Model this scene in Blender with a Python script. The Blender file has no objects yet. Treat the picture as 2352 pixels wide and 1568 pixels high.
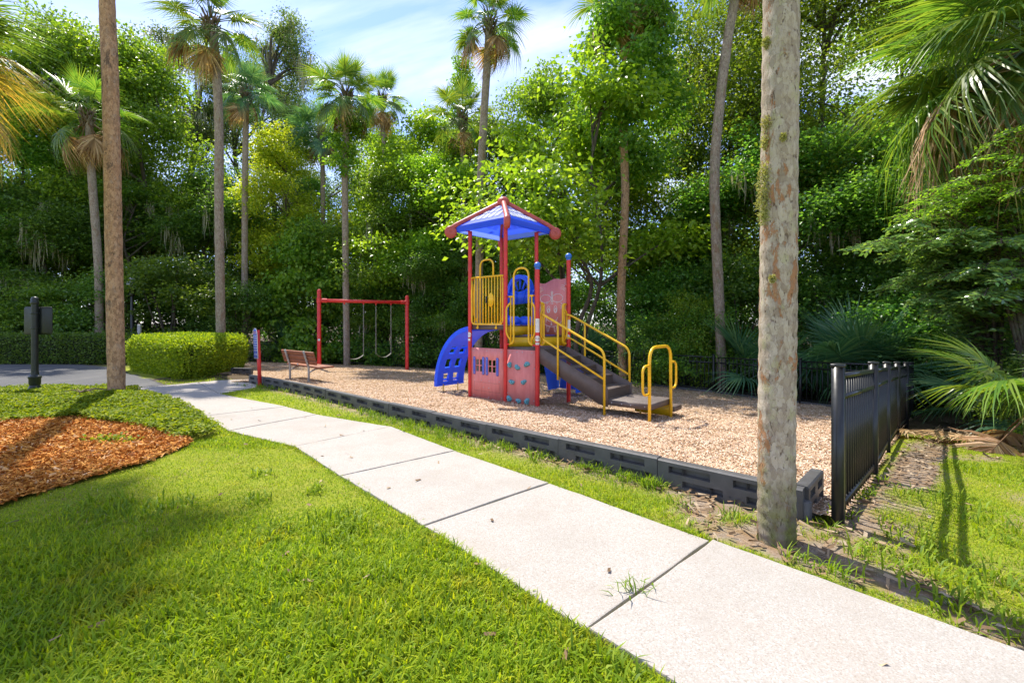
import bpy, bmesh, math, random
import numpy as np
from mathutils import Vector, Matrix
random.seed(11)
RNG = np.random.default_rng(11)
SC = bpy.context.scene
COL = SC.collection
R = math.radians

# ------------------------------------------------------------------ camera
FPX, CXP, HYP = 1059.0, 1176.0, 740.0      # focal length, principal x, horizon y on a 2352 px wide picture
CAMZ = 1.5
cam = bpy.data.cameras.new('camera')
cam.sensor_width = 36.0
cam.lens = FPX / 2352.0 * 36.0
cam.shift_y = -(784.0 - HYP) / 2352.0
cam.clip_start = 0.05
cam.clip_end = 2000.0
camo = bpy.data.objects.new('camera', cam)
COL.objects.link(camo)
camo.location = (0, 0, CAMZ)
camo.rotation_euler = (R(90), 0, 0)
SC.camera = camo

# ------------------------------------------------------------------ sky, sun, exposure
SUN_EL = R(58.0)
SUN_H = Vector((-0.55, 0.835, 0)).normalized()      # horizontal direction towards the sun
SUN_DIR = Vector((SUN_H.x * math.cos(SUN_EL), SUN_H.y * math.cos(SUN_EL), math.sin(SUN_EL)))
world = bpy.data.worlds.new('World')
SC.world = world
world.use_nodes = True
wn = world.node_tree
wn.nodes.clear()
w_out = wn.nodes.new('ShaderNodeOutputWorld')
w_bg = wn.nodes.new('ShaderNodeBackground')
w_bg.inputs['Strength'].default_value = 0.15
w_sky = wn.nodes.new('ShaderNodeTexSky')
w_sky.sky_type = 'NISHITA'
w_sky.sun_disc = False
w_sky.sun_elevation = SUN_EL
w_sky.sun_rotation = math.atan2(SUN_H.x, SUN_H.y)
w_sky.air_density = 1.0
w_sky.dust_density = 0.25
w_sky.ozone_density = 3.0
w_tc = wn.nodes.new('ShaderNodeTexCoord')
w_sep = wn.nodes.new('ShaderNodeSeparateXYZ')
wn.links.new(w_tc.outputs['Generated'], w_sep.inputs[0])
def wmath(op, a, b=None):
    n = wn.nodes.new('ShaderNodeMath'); n.operation = op
    for i, v in enumerate((a, b)):
        if v is None: continue
        if isinstance(v, (int, float)): n.inputs[i].default_value = v
        else: wn.links.new(v, n.inputs[i])
    return n.outputs[0]
zz = wmath('ADD', wmath('MAXIMUM', w_sep.outputs['Z'], 0.0), 0.22)
w_cmb = wn.nodes.new('ShaderNodeCombineXYZ')
wn.links.new(wmath('DIVIDE', w_sep.outputs['X'], zz), w_cmb.inputs[0])
wn.links.new(wmath('DIVIDE', w_sep.outputs['Y'], zz), w_cmb.inputs[1])
w_map = wn.nodes.new('ShaderNodeMapping')
w_map.inputs['Rotation'].default_value = (0, 0, R(35))
w_map.inputs['Scale'].default_value = (0.75, 1.5, 1)
w_map.inputs['Location'].default_value = (1.3, 0.4, 0)
wn.links.new(w_cmb.outputs[0], w_map.inputs[0])
w_no = wn.nodes.new('ShaderNodeTexNoise')
w_no.inputs['Scale'].default_value = 1.5
w_no.inputs['Detail'].default_value = 9.0
w_no.inputs['Roughness'].default_value = 0.56
w_no.inputs['Distortion'].default_value = 0.6
wn.links.new(w_map.outputs[0], w_no.inputs['Vector'])
w_rmp = wn.nodes.new('ShaderNodeMapRange')
w_rmp.inputs['From Min'].default_value = 0.43
w_rmp.inputs['From Max'].default_value = 0.74
w_rmp.inputs['To Min'].default_value = 0.03
w_rmp.inputs['To Max'].default_value = 0.9
wn.links.new(w_no.outputs['Fac'], w_rmp.inputs['Value'])
w_mix = wn.nodes.new('ShaderNodeMix'); w_mix.data_type = 'RGBA'
w_mix.inputs['B'].default_value = (5.0, 5.05, 5.3, 1)
wn.links.new(w_rmp.outputs[0], w_mix.inputs['Factor'])
w_tint = wn.nodes.new('ShaderNodeMix'); w_tint.data_type = 'RGBA'; w_tint.blend_type = 'MULTIPLY'
w_tint.inputs['Factor'].default_value = 1.0
w_tint.inputs['B'].default_value = (0.74, 0.77, 1.0, 1)
wn.links.new(w_sky.outputs[0], w_tint.inputs['A'])
wn.links.new(w_tint.outputs['Result'], w_mix.inputs['A'])
wn.links.new(w_mix.outputs['Result'], w_bg.inputs['Color'])
wn.links.new(w_bg.outputs[0], w_out.inputs['Surface'])

sun = bpy.data.lights.new('sun', 'SUN')
sun.energy = 3.9
sun.angle = R(0.55)
sun.color = (1.0, 0.94, 0.83)
suno = bpy.data.objects.new('sun', sun)
COL.objects.link(suno)
suno.location = (-10, 20, 30)
suno.rotation_euler = SUN_DIR.to_track_quat('Z', 'Y').to_euler()

SC.view_settings.view_transform = 'Standard'
SC.view_settings.look = 'None'
SC.view_settings.gamma = 1.0
SC.view_settings.use_curve_mapping = False
SC.view_settings.exposure = 1.08
SC.cycles.max_bounces = 10
SC.cycles.diffuse_bounces = 7
SC.cycles.glossy_bounces = 3
SC.cycles.transmission_bounces = 5
SC.cycles.transparent_max_bounces = 8
SC.cycles.caustics_reflective = False
SC.cycles.caustics_refractive = False
SC.cycles.sample_clamp_indirect = 6.0
SC.cycles.use_denoising = True

# ------------------------------------------------------------------ terrain
BK = np.array([2.20, 3.48])                    # near corner of the playground border
BD = np.array([-0.721, 0.693])                 # along the border, away from the camera
BN = np.array([0.693, 0.721])                  # into the playground

def vnoise(x, y, seed=0):
    """smooth value noise, numpy"""
    xi = np.floor(x).astype(np.int64); yi = np.floor(y).astype(np.int64)
    xf = x - xi; yf = y - yi
    xf = xf * xf * (3 - 2 * xf); yf = yf * yf * (3 - 2 * yf)
    def h(a, b):
        n = (a * 374761393 + b * 668265263 + seed * 1442695041) & 0x7fffffff
        n = ((n ^ (n >> 13)) * 1274126177) & 0x7fffffff
        return ((n ^ (n >> 16)) & 0xffff) / 65535.0
    a = h(xi, yi); b = h(xi + 1, yi); c = h(xi, yi + 1); d = h(xi + 1, yi + 1)
    return (a * (1 - xf) + b * xf) * (1 - yf) + (c * (1 - xf) + d * xf) * yf

def fbm(x, y, seed=0, oct=4):
    s = 0; a = 0.5; t = 0
    for i in range(oct):
        s = s + a * vnoise(x * 2 ** i, y * 2 ** i, seed + i * 17); t += a; a *= 0.5
    return s / t

def gz(x, y):
    x = np.asarray(x, float); y = np.asarray(y, float)
    u = (x - BK[0]) * BN[0] + (y - BK[1]) * BN[1]
    s = (x - BK[0]) * BD[0] + (y - BK[1]) * BD[1]
    z = -0.018 * np.clip(y - 4, 0, 9) - 0.05 * np.clip(u - 0.3, 0, 12) - 0.04 * np.clip(y - 18, 0, 10)
    # gentle mound of the planting bed on the left
    dx = (x + 7.6) / 3.4; dy = (y - 7.4) / 3.0
    z = z + 0.16 * np.exp(-(dx * dx + dy * dy))
    return z

def gzf(x, y):
    return float(gz(x, y))

def gp(dx, dy, lift=0.0):
    """pixel on the ground -> point on the terrain"""
    kx = (dx - CXP) / FPX; kz = (dy - HYP) / FPX
    y = CAMZ / kz
    for i in range(30):
        z = gzf(kx * y, y) + lift
        y = 0.5 * y + 0.5 * (CAMZ - z) / kz
    return Vector((kx * y, y, gzf(kx * y, y) + lift))

def at(dx, dy, Y):
    """pixel at a known depth -> point"""
    return Vector(((dx - CXP) * Y / FPX, Y, CAMZ + (HYP - dy) * Y / FPX))

# ------------------------------------------------------------------ material helper
MAT = {}
class NT:
    def __init__(s, name):
        s.m = bpy.data.materials.new(name); s.m.use_nodes = True
        s.t = s.m.node_tree; s.t.nodes.clear()
        s.out = s.t.nodes.new('ShaderNodeOutputMaterial')
        MAT[name] = s.m
    def n(s, typ, **kw):
        nd = s.t.nodes.new('ShaderNode' + typ)
        for k, v in kw.items():
            if hasattr(nd, k): setattr(nd, k, v)
        return nd
    def set(s, sock, v):
        if isinstance(v, bpy.types.NodeSocket): s.t.links.new(v, sock)
        elif isinstance(v, (tuple, list)):
            if len(v) == 3 and len(sock.default_value) == 4: v = (*v, 1)
            sock.default_value = v
        else: sock.default_value = v
    def obj(s, sc=(1, 1, 1)):
        tc = s.n('TexCoord'); mp = s.n('Mapping'); mp.inputs['Scale'].default_value = sc
        s.t.links.new(tc.outputs['Object'], mp.inputs[0]); return mp.outputs[0]
    def pos(s, sc=(1, 1, 1), rot=(0, 0, 0)):
        g = s.n('NewGeometry'); mp = s.n('Mapping'); mp.inputs['Scale'].default_value = sc; mp.inputs['Rotation'].default_value = rot
        s.t.links.new(g.outputs['Position'], mp.inputs[0]); return mp.outputs[0]
    def noise(s, vec, scale=5, detail=4, rough=0.55, dist=0.0):
        nd = s.n('TexNoise'); s.set(nd.inputs['Vector'], vec)
        nd.inputs['Scale'].default_value = scale; nd.inputs['Detail'].default_value = detail
        nd.inputs['Roughness'].default_value = rough; nd.inputs['Distortion'].default_value = dist
        return nd.outputs['Fac']
    def voro(s, vec, scale=5, feature='F1', out='Distance', rnd=1.0):
        nd = s.n('TexVoronoi'); nd.feature = feature; s.set(nd.inputs['Vector'], vec)
        nd.inputs['Scale'].default_value = scale; nd.inputs['Randomness'].default_value = rnd
        return nd.outputs[out]
    def ramp(s, fac, stops, interp='LINEAR'):
        nd = s.n('ValToRGB'); s.set(nd.inputs[0], fac); cr = nd.color_ramp; cr.interpolation = interp
        while len(cr.elements) < len(stops): cr.elements.new(0.5)
        for e, (p, c) in zip(cr.elements, stops):
            e.position = p
            e.color = (c, c, c, 1) if isinstance(c, (int, float)) else (*c, 1)
        return nd.outputs[0]
    def mix(s, fac, a, b, mode='MIX'):
        nd = s.n('Mix'); nd.data_type = 'RGBA'; nd.blend_type = mode
        s.set(nd.inputs['Factor'], fac); s.set(nd.inputs['A'], a); s.set(nd.inputs['B'], b)
        return nd.outputs['Result']
    def math(s, op, a, b=0.0):
        nd = s.n('Math'); nd.operation = op; s.set(nd.inputs[0], a); s.set(nd.inputs[1], b); return nd.outputs[0]
    def bump(s, h, strength=0.4, dist=0.02, normal=None):
        nd = s.n('Bump'); s.set(nd.inputs['Height'], h); nd.inputs['Strength'].default_value = strength
        nd.inputs['Distance'].default_value = dist
        if normal is not None: s.set(nd.inputs['Normal'], normal)
        return nd.outputs[0]
    def bsdf(s, color, rough=0.6, spec=0.4, normal=None, metal=0.0, coat=0.0):
        p = s.n('BsdfPrincipled'); s.set(p.inputs['Base Color'], color); s.set(p.inputs['Roughness'], rough)
        p.inputs['Specular IOR Level'].default_value = spec; s.set(p.inputs['Metallic'], metal)
        p.inputs['Coat Weight'].default_value = coat
        if normal is not None: s.set(p.inputs['Normal'], normal)
        return p.outputs[0]
    def done(s, shader):
        s.t.links.new(shader, s.out.inputs['Surface']); return s.m
    def attr(s, name, out='Fac'):
        a = s.n('Attribute'); a.attribute_name = name; return a.outputs[out]

def leaf_mat(name, c1, c2, c3, rough=0.42, trans=0.38, spec=0.45, tcol=1.9, tint=0.25, gain=2.0, patch=None):
    c1, c2, c3 = (tuple(v * gain for v in c) for c in (c1, c2, c3))
    """leaf: colour varies from leaf to leaf and from plant to plant; light passes through"""
    t = NT(name)
    g = t.n('NewGeometry'); oi = t.n('ObjectInfo')
    col = t.ramp(g.outputs['Random Per Island'], [(0.0, c1), (0.55, c2), (1.0, c3)])
    if patch:      # slow drift of colour over the ground: greener, yellower and dry spots
        col = t.mix(t.ramp(t.noise(t.pos(), 0.9, 5, 0.6), [(0.40, 0.0), (0.62, 0.75)]), col, t.mix(1.0, col, patch[0], 'MULTIPLY'))
        col = t.mix(t.ramp(t.noise(t.pos(), 2.6, 6, 0.65), [(0.54, 0.0), (0.68, 0.8)]), col, t.mix(1.0, col, patch[1], 'MULTIPLY'))
    hs = t.n('HueSaturation'); t.set(hs.inputs['Color'], col)
    t.set(hs.inputs['Value'], t.math('ADD', t.math('MULTIPLY', oi.outputs['Random'], tint * 2), 1 - tint))
    t.set(hs.inputs['Hue'], t.math('ADD', t.math('MULTIPLY', oi.outputs['Random'], 0.03), 0.485))
    col = hs.outputs[0]
    tc = t.mix(1.0, col, (tcol * 1.05, tcol * 1.0, tcol * 0.42), 'MULTIPLY')
    b = t.bsdf(col, rough, spec)
    tr = t.n('BsdfTranslucent'); t.set(tr.inputs['Color'], tc)
    mx = t.n('MixShader'); mx.inputs[0].default_value = trans
    t.t.links.new(b, mx.inputs[1]); t.t.links.new(tr.outputs[0], mx.inputs[2])
    return t.done(mx.outputs[0])

# ------------------------------------------------------------------ mesh helpers
def mesh_np(name, V, F, mat=None, smooth=False, mats=None, midx=None):
    """V (n,3) floats, F list of int arrays (m,3)/(m,4)"""
    if not isinstance(F, (list, tuple)): F = [F]
    F = [np.asarray(f, np.int32) for f in F if len(f)]
    me = bpy.data.meshes.new(name)
    V = np.asarray(V, np.float32)
    me.vertices.add(len(V)); me.vertices.foreach_set('co', V.ravel())
    nl = sum(f.size for f in F); nf = sum(len(f) for f in F)
    me.loops.add(nl); me.polygons.add(nf)
    me.loops.foreach_set('vertex_index', np.concatenate([f.ravel() for f in F]))
    tot = np.concatenate([np.full(len(f), f.shape[1], np.int32) for f in F])
    st = np.concatenate([[0], np.cumsum(tot)[:-1]]).astype(np.int32)
    me.polygons.foreach_set('loop_start', st)
    if smooth: me.polygons.foreach_set('use_smooth', np.ones(nf, bool))
    if midx is not None: me.polygons.foreach_set('material_index', np.asarray(midx, np.int32))
    for m in (mats or [mat]):
        if m is not None: me.materials.append(MAT[m] if isinstance(m, str) else m)
    me.update(calc_edges=True)
    return me

def link(name, me, parent=None, loc=None, rot=None, scale=None, mw=None):
    o = bpy.data.objects.new(name, me); COL.objects.link(o)
    if parent is not None: o.parent = parent
    if loc is not None: o.location = loc
    if rot is not None: o.rotation_euler = rot
    if scale is not None: o.scale = scale if not isinstance(scale, (int, float)) else (scale,) * 3
    if mw is not None: o.matrix_local = mw
    return o

def tag(o, label=None, cat=None, group=None, kind=None):
    if label: o['label'] = label
    if cat: o['category'] = cat
    if group: o['group'] = group
    if kind: o['kind'] = kind
    return o

def empty(name, loc, label, cat, rz=0.0, group=None):
    o = bpy.data.objects.new(name, None); COL.objects.link(o)
    o.location = loc; o.rotation_euler = (0, 0, rz); o.empty_display_size = 0.2
    return tag(o, label, cat, group)

class MB:
    """collects simple solids into one mesh"""
    def __init__(s): s.V = []; s.F3 = []; s.F4 = []; s.n = 0
    def add(s, V, F):
        V = np.asarray(V, float)
        for f in (F if isinstance(F, list) else [F]):
            f = np.asarray(f, int) + s.n
            if f.size == 0: continue
            (s.F3 if f.shape[1] == 3 else s.F4).append(f)
        s.V.append(V); s.n += len(V); return s
    def box(s, a, b, bev=0.0, M=None):
        a = np.minimum(a, b) * 1.0, np.maximum(a, b) * 1.0
        (x0, y0, z0), (x1, y1, z1) = a
        if bev <= 0:
            V = np.array([(x, y, z) for z in (z0, z1) for y in (y0, y1) for x in (x0, x1)], float)
            F = np.array([(0, 2, 3, 1), (4, 5, 7, 6), (0, 1, 5, 4), (2, 6, 7, 3), (0, 4, 6, 2), (1, 3, 7, 5)])
            fl = [F]
        else:
            V = []; idx = {}
            for i, (x, sx) in enumerate(((x0, 1), (x1, -1))):
                for j, (y, sy) in enumerate(((y0, 1), (y1, -1))):
                    for k, (z, sz) in enumerate(((z0, 1), (z1, -1))):
                        for ax in range(3):
                            p = [x + sx * bev, y + sy * bev, z + sz * bev]; p[ax] = (x, y, z)[ax]
                            idx[i, j, k, ax] = len(V); V.append(p)
            q = []; t3 = []
            for ax in range(3):
                o1, o2 = [(1, 2), (2, 0), (0, 1)][ax]
                for e in (0, 1):
                    def c(p_, q_):
                        t = [0, 0, 0]; t[ax] = e; t[o1] = p_; t[o2] = q_; return idx[(*t, ax)]
                    f = [c(0, 0), c(1, 0), c(1, 1), c(0, 1)]
                    q.append(f if e else f[::-1])
            for ax in range(3):
                o1, o2 = [(1, 2), (2, 0), (0, 1)][ax]
                for p_ in (0, 1):
                    for q_ in (0, 1):
                        def c(e, a2):
                            t = [0, 0, 0]; t[ax] = e; t[o1] = p_; t[o2] = q_; return idx[(*t, a2)]
                        f = [c(0, o1), c(1, o1), c(1, o2), c(0, o2)]
                        q.append(f if (p_ ^ q_) else f[::-1])
            for i in (0, 1):
                for j in (0, 1):
                    for k in (0, 1):
                        f = [idx[i, j, k, 0], idx[i, j, k, 1], idx[i, j, k, 2]]
                        t3.append(f if (i + j + k) % 2 else f[::-1])
            V = np.array(V, float); fl = [np.array(q), np.array(t3)]
        if M is not None: V = V @ np.array(M.to_3x3()).T + np.array(M.translation)
        return s.add(V, fl)
    def tube(s, P, r, sides=8, cap=True):
        P = np.asarray(P, float); n = len(P)
        r = np.broadcast_to(np.asarray(r, float), (n,))
        T = np.gradient(P, axis=0); T /= np.linalg.norm(T, axis=1)[:, None] + 1e-12
        up = np.array([0, 0, 1.0]) if abs(T[0, 2]) < 0.9 else np.array([1.0, 0, 0])
        V = []; ang = np.linspace(0, 2 * np.pi, sides, endpoint=False)
        X = np.cross(up, T[0]); X /= np.linalg.norm(X)
        for i in range(n):
            X = X - T[i] * (X @ T[i]); X /= np.linalg.norm(X) + 1e-12
            Y = np.cross(T[i], X)
            V.append(P[i] + r[i] * (np.cos(ang)[:, None] * X + np.sin(ang)[:, None] * Y))
        V = np.concatenate(V)
        i = np.arange(n - 1)[:, None] * sides; j = np.arange(sides)[None]; j2 = (j + 1) % sides
        F = np.stack([i + j, i + j2, i + sides + j2, i + sides + j], -1).reshape(-1, 4)
        fl = [F]
        if cap:
            V = np.concatenate([V, P[:1], P[-1:]]); a = n * sides; j = np.arange(sides); j2 = (j + 1) % sides
            fl.append(np.stack([np.full(sides, a), j2, j], -1))
            b = (n - 1) * sides
            fl.append(np.stack([np.full(sides, a + 1), b + j, b + j2], -1))
        return s.add(V, fl)
    def lathe(s, prof, c=(0, 0, 0), sides=16, M=None):
        prof = np.asarray(prof, float); n = len(prof); ang = np.linspace(0, 2 * np.pi, sides, endpoint=False)
        V = np.zeros((n, sides, 3))
        V[:, :, 0] = prof[:, :1] * np.cos(ang); V[:, :, 1] = prof[:, :1] * np.sin(ang); V[:, :, 2] = prof[:, 1:2]
        V = V.reshape(-1, 3)
        if M is not None: V = V @ np.array(M.to_3x3()).T + np.array(M.translation)
        V = V + np.array(c)
        i = np.arange(n - 1)[:, None] * sides; j = np.arange(sides)[None]; j2 = (j + 1) % sides
        return s.add(V, np.stack([i + j, i + j2, i + sides + j2, i + sides + j], -1).reshape(-1, 4))
    def prism(s, poly, axis_fn, t0, t1, holes=None):
        """extrude a convex or simple polygon (list of 2-D points); axis_fn(p, t) -> 3-D"""
        n = len(poly)
        V = [axis_fn(p, t0) for p in poly] + [axis_fn(p, t1) for p in poly]
        tri = tri_poly(poly)
        i = np.arange(n); i2 = (i + 1) % n
        F4 = np.stack([i, i2, i2 + n, i + n], -1)
        t = np.array(tri)
        return s.add(np.array(V, float), [F4, t[:, ::-1], t + n])
    def mesh(s, name, mat, smooth=False):
        V = np.concatenate(s.V); F = []
        if s.F4: F.append(np.concatenate(s.F4))
        if s.F3: F.append(np.concatenate(s.F3))
        me = mesh_np(name, V, F, mat, smooth)
        return me
    def build(s, name, mat, parent=None, smooth=False, auto=None, **kw):
        me = s.mesh(name, mat, smooth or auto is not None)
        if auto is not None: me.set_sharp_from_angle(angle=R(auto))
        return link(name, me, parent, **kw)

def tri_poly(poly):
    from mathutils.geometry import tessellate_polygon
    return [tuple(t) for t in tessellate_polygon([[Vector((p[0], p[1], 0)) for p in poly]])]

def smooth_path(P, n=6, closed=False):
    """Catmull-Rom through the points"""
    P = np.asarray(P, float); out = []
    Q = np.concatenate([P[:1] * 2 - P[1:2], P, P[-1:] * 2 - P[-2:-1]])
    for i in range(1, len(Q) - 2):
        p0, p1, p2, p3 = Q[i - 1], Q[i], Q[i + 1], Q[i + 2]
        for t in np.linspace(0, 1, n, endpoint=False):
            out.append(0.5 * (2 * p1 + (p2 - p0) * t + (2 * p0 - 5 * p1 + 4 * p2 - p3) * t * t + (3 * p1 - p0 - 3 * p2 + p3) * t ** 3))
    out.append(Q[-2]); return np.array(out)

def round_path(P, rad, n=5):
    """polyline with rounded corners (bent tube)"""
    P = [np.asarray(p, float) for p in P]; out = [P[0]]
    for i in range(1, len(P) - 1):
        a = P[i - 1] - P[i]; b = P[i + 1] - P[i]
        la, lb = np.linalg.norm(a), np.linalg.norm(b)
        r = min(rad, la * 0.49, lb * 0.49)
        p, q = P[i] + a / la * r, P[i] + b / lb * r
        for t in np.linspace(0, 1, n):
            out.append((1 - t) ** 2 * p + 2 * t * (1 - t) * P[i] + t * t * q)
    out.append(P[-1]); return np.array(out)

def unit(v): return v / (np.linalg.norm(v, axis=-1, keepdims=True) + 1e-9)

def leaf_geo(P, D, N, L, W, fold=0.25, wide=0.45):
    """diamond leaves folded on the midrib: base P, direction D, normal N"""
    n = len(P); D = unit(D); S = unit(np.cross(D, N)); N = np.cross(S, D)
    L = np.broadcast_to(L, (n,))[:, None]; W = np.broadcast_to(W, (n,))[:, None]
    m = P + D * L * wide
    V = np.stack([P, m + S * W * 0.5 + N * W * fold, P + D * L - N * L * 0.06, m - S * W * 0.5 + N * W * fold], 1).reshape(-1, 3)
    b = np.arange(n)[:, None] * 4
    F = np.concatenate([b + np.array([[0, 1, 2]]), b + np.array([[0, 2, 3]])])
    return V, F

def in_poly(x, y, poly):
    inside = np.zeros(len(x), bool); n = len(poly); j = n - 1
    for i in range(n):
        xi, yi = poly[i]; xj, yj = poly[j]
        if yi != yj:
            inside ^= ((yi > y) != (yj > y)) & (x < (xj - xi) * (y - yi) / (yj - yi) + xi)
        j = i
    return inside
# ------------------------------------------------------------------ zones of the ground (corner points from the picture, laid on the terrain)
def P2(pts): return [tuple(gp(*p)[:2]) for p in pts]
def bl(s, u): q = BK + BD * s + BN * u; return (float(q[0]), float(q[1]))

FENCE_R = [(2.42, 3.42), (3.70, 4.72), (4.96, 6.10), (6.20, 7.42), (7.35, 8.60), (8.45, 9.75)]
FENCE_B = [(8.45, 9.75), (7.35, 11.75), (6.10, 13.95), (4.55, 15.85), (2.75, 17.6), (0.9, 19.2), (-1.0, 20.8), (-3.0, 22.4), (-5.2, 23.8), (-7.6, 24.9), (-10.2, 25.2), (-12.6, 24.6), (-15.0, 23.6)]

hedge_c = [gp(300, 868), gp(400, 874), gp(480, 866), gp(572, 852)]
ROAD = P2([(-700, 935), (0, 906), (292, 899), (392, 886), (335, 869), (250, 842), (150, 836), (0, 832), (-400, 830), (-1200, 830)])
MULCH = P2([(-380, 965), (0, 972), (60, 966), (180, 964), (260, 973), (330, 983), (390, 1000), (428, 1010), (442, 1024), (330, 1068), (200, 1104), (100, 1134), (0, 1170), (-380, 1250)])
IVY = P2([(-380, 896), (0, 899), (150, 895), (292, 897), (370, 917), (433, 945), (487, 983), (498, 994), (480, 1008), (432, 1016), (385, 1004), (330, 987), (260, 978), (180, 968), (60, 970), (0, 977), (-380, 975)])
CHIPS = [bl(0.05, 0.06), bl(12.9, 0.06), bl(13.6, -0.35), tuple(gp(600, 874)[:2]), tuple(gp(575, 862)[:2]),
         (-9.6, 14.6), (-12.4, 18.5), (-15.0, 23.6)] + FENCE_B[::-1][1:] + FENCE_R[::-1][1:]
DIRT = P2([(1500, 1190), (1600, 1120), (1730, 1170), (1840, 1205), (1905, 1215), (2010, 1120), (2090, 1010), (2200, 1005), (2150, 1090), (2120, 1170), (2090, 1290), (2200, 1390), (2080, 1375), (1900, 1330), (1760, 1275), (1640, 1240), (1560, 1205)])

J = {}
def w2(p): q = gp(*p); return np.array([q.x, q.y])
JL = [w2(p) for p in ((1345, 1455), (970, 1211), (780, 1096), (676, 1027), (524, 991), (468, 957))]
JR = [w2(p) for p in ((1635, 1245), (1262, 1111), (1045, 1037), (899, 981), (728, 953), (657, 935))]
dL = (JL[0] - JL[1]); dR = (JR[0] - JR[1])
near = []
pl, pr = JL[0], JR[0]
SLABS = []
for k in range(3):
    nl, nr = pl + dL * 1.0, pr + dR * 1.0
    SLABS.append([nl, nr, pr, pl]); pl, pr = nl, nr
SLABS = SLABS[::-1]
for k in range(5):
    SLABS.append([JL[k], JR[k], JR[k + 1], JL[k + 1]])
SLABS.append([JL[5], JR[5], w2((546, 914)), w2((503, 905)), w2((455, 879)), w2((390, 885)), w2((339, 890)), w2((294, 896)), w2((370, 916)), w2((433, 944))])
SLABS.append([w2((503, 905)), w2((597, 888)), w2((604, 877)), w2((581, 872)), w2((503, 874)), w2((455, 879))])
PATH_POLYS = [[tuple(p) for p in s] for s in SLABS]

def zone_free(x, y, margin=0.0):
    """True where lawn can grow"""
    ok = np.ones(len(x), bool)
    for poly in PATH_POLYS + [ROAD, MULCH, CHIPS, IVY]:
        ok &= ~in_poly(x, y, poly)
    u = (x - BK[0]) * BN[0] + (y - BK[1]) * BN[1]
    ok &= ~((u > 0.02) & (y > x + 1.03 - 0.05))
    ok &= u < 6.2
    return ok

def dirt_w(x, y):
    """0..1 bare soil weight"""
    d = in_poly(x, y, DIRT).astype(float)
    n = fbm(x * 1.7, y * 1.7, 5)
    u = (x - BK[0]) * BN[0] + (y - BK[1]) * BN[1]
    s = (x - BK[0]) * BD[0] + (y - BK[1]) * BD[1]
    strip = np.exp(-((u + 0.10) / 0.16) ** 2) * (s > -0.3) * 0.95
    right = ((y < x + 1.0) & (u > -1.2) & (x > 2.2)).astype(float) * np.clip((n - 0.56) * 6, 0, 0.9)
    return np.clip(np.maximum(np.maximum(d * np.clip((n - 0.22) * 5, 0.15, 1), strip), right), 0, 1)

# ------------------------------------------------------------------ ground materials
t = NT('ground')
dirt = t.attr('dirt'); wood = t.attr('wood')
n1 = t.noise(t.pos(), 3.0, 6); n2 = t.noise(t.pos(), 60, 4, 0.7)
grass = t.ramp(n2, [(0.25, (0.11, 0.13, 0.012)), (0.5, (0.23, 0.28, 0.018)), (0.75, (0.34, 0.35, 0.045))])
grass = t.mix(t.ramp(n1, [(0.4, 0.0), (0.7, 0.6)]), grass, (0.30, 0.28, 0.05))
soil = t.ramp(t.noise(t.pos(), 45, 6, 0.7), [(0.3, (0.16, 0.115, 0.08)), (0.55, (0.30, 0.235, 0.175)), (0.8, (0.46, 0.38, 0.29))])
soil = t.mix(t.ramp(t.noise(t.pos(), 7, 4), [(0.42, 0.0), (0.62, 0.75)]), soil, (0.27, 0.165, 0.08))
floor = t.ramp(t.noise(t.pos(), 12, 6, 0.7), [(0.3, (0.04, 0.03, 0.02)), (0.55, (0.11, 0.078, 0.045)), (0.8, (0.22, 0.155, 0.09))])
col = t.mix(dirt, grass, soil); col = t.mix(wood, col, floor)
t.done(t.bsdf(col, 0.95, 0.15, t.bump(t.noise(t.pos(), 70, 5, 0.7), 0.8, 0.02)))

t = NT('concrete')
sp = t.voro(t.pos(), 150, 'F1', 'Color'); big = t.noise(t.pos(), 2.2, 5, 0.6); fine = t.noise(t.pos(), 110, 5, 0.75)
c = t.ramp(fine, [(0.28, (0.21, 0.185, 0.155)), (0.46, (0.37, 0.335, 0.295)), (0.62, (0.42, 0.385, 0.345)), (0.8, (0.49, 0.46, 0.425))])
hs = t.n('SeparateColor'); t.set(hs.inputs[0], sp)
c = t.mix(t.ramp(hs.outputs[0], [(0.80, 0.0), (0.9, 0.55)]), c, (0.52, 0.50, 0.47))
c = t.mix(t.ramp(hs.outputs[1], [(0.90, 0.0), (0.95, 0.5)]), c, (0.25, 0.20, 0.15))
c = t.mix(t.ramp(big, [(0.48, 0.0), (0.72, 0.42)]), c, (0.33, 0.28, 0.23))
c = t.mix(t.ramp(t.noise(t.pos((1, 1, 1)), 0.9, 6, 0.65), [(0.47, 0.0), (0.63, 0.42)]), c, (0.30, 0.275, 0.24))
c = t.mix(t.ramp(t.noise(t.pos(), 5.5, 7, 0.7, 0.6), [(0.60, 0.0), (0.72, 0.38)]), c, (0.25, 0.22, 0.185))
t.done(t.bsdf(c, 0.9, 0.25, t.bump(t.math('ADD', fine, t.math('MULTIPLY', t.voro(t.pos(), 130), 0.6)), 0.45, 0.006)))

t = NT('asphalt')
a = t.noise(t.pos(), 160, 4, 0.7)
c = t.ramp(a, [(0.3, (0.05, 0.05, 0.052)), (0.55, (0.10, 0.10, 0.102)), (0.8, (0.19, 0.19, 0.185))])
c = t.mix(t.ramp(t.noise(t.pos(), 1.3, 6), [(0.45, 0.0), (0.7, 0.5)]), c, (0.17, 0.16, 0.145))
t.done(t.bsdf(c, 0.9, 0.3, t.bump(a, 0.5, 0.01)))

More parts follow.
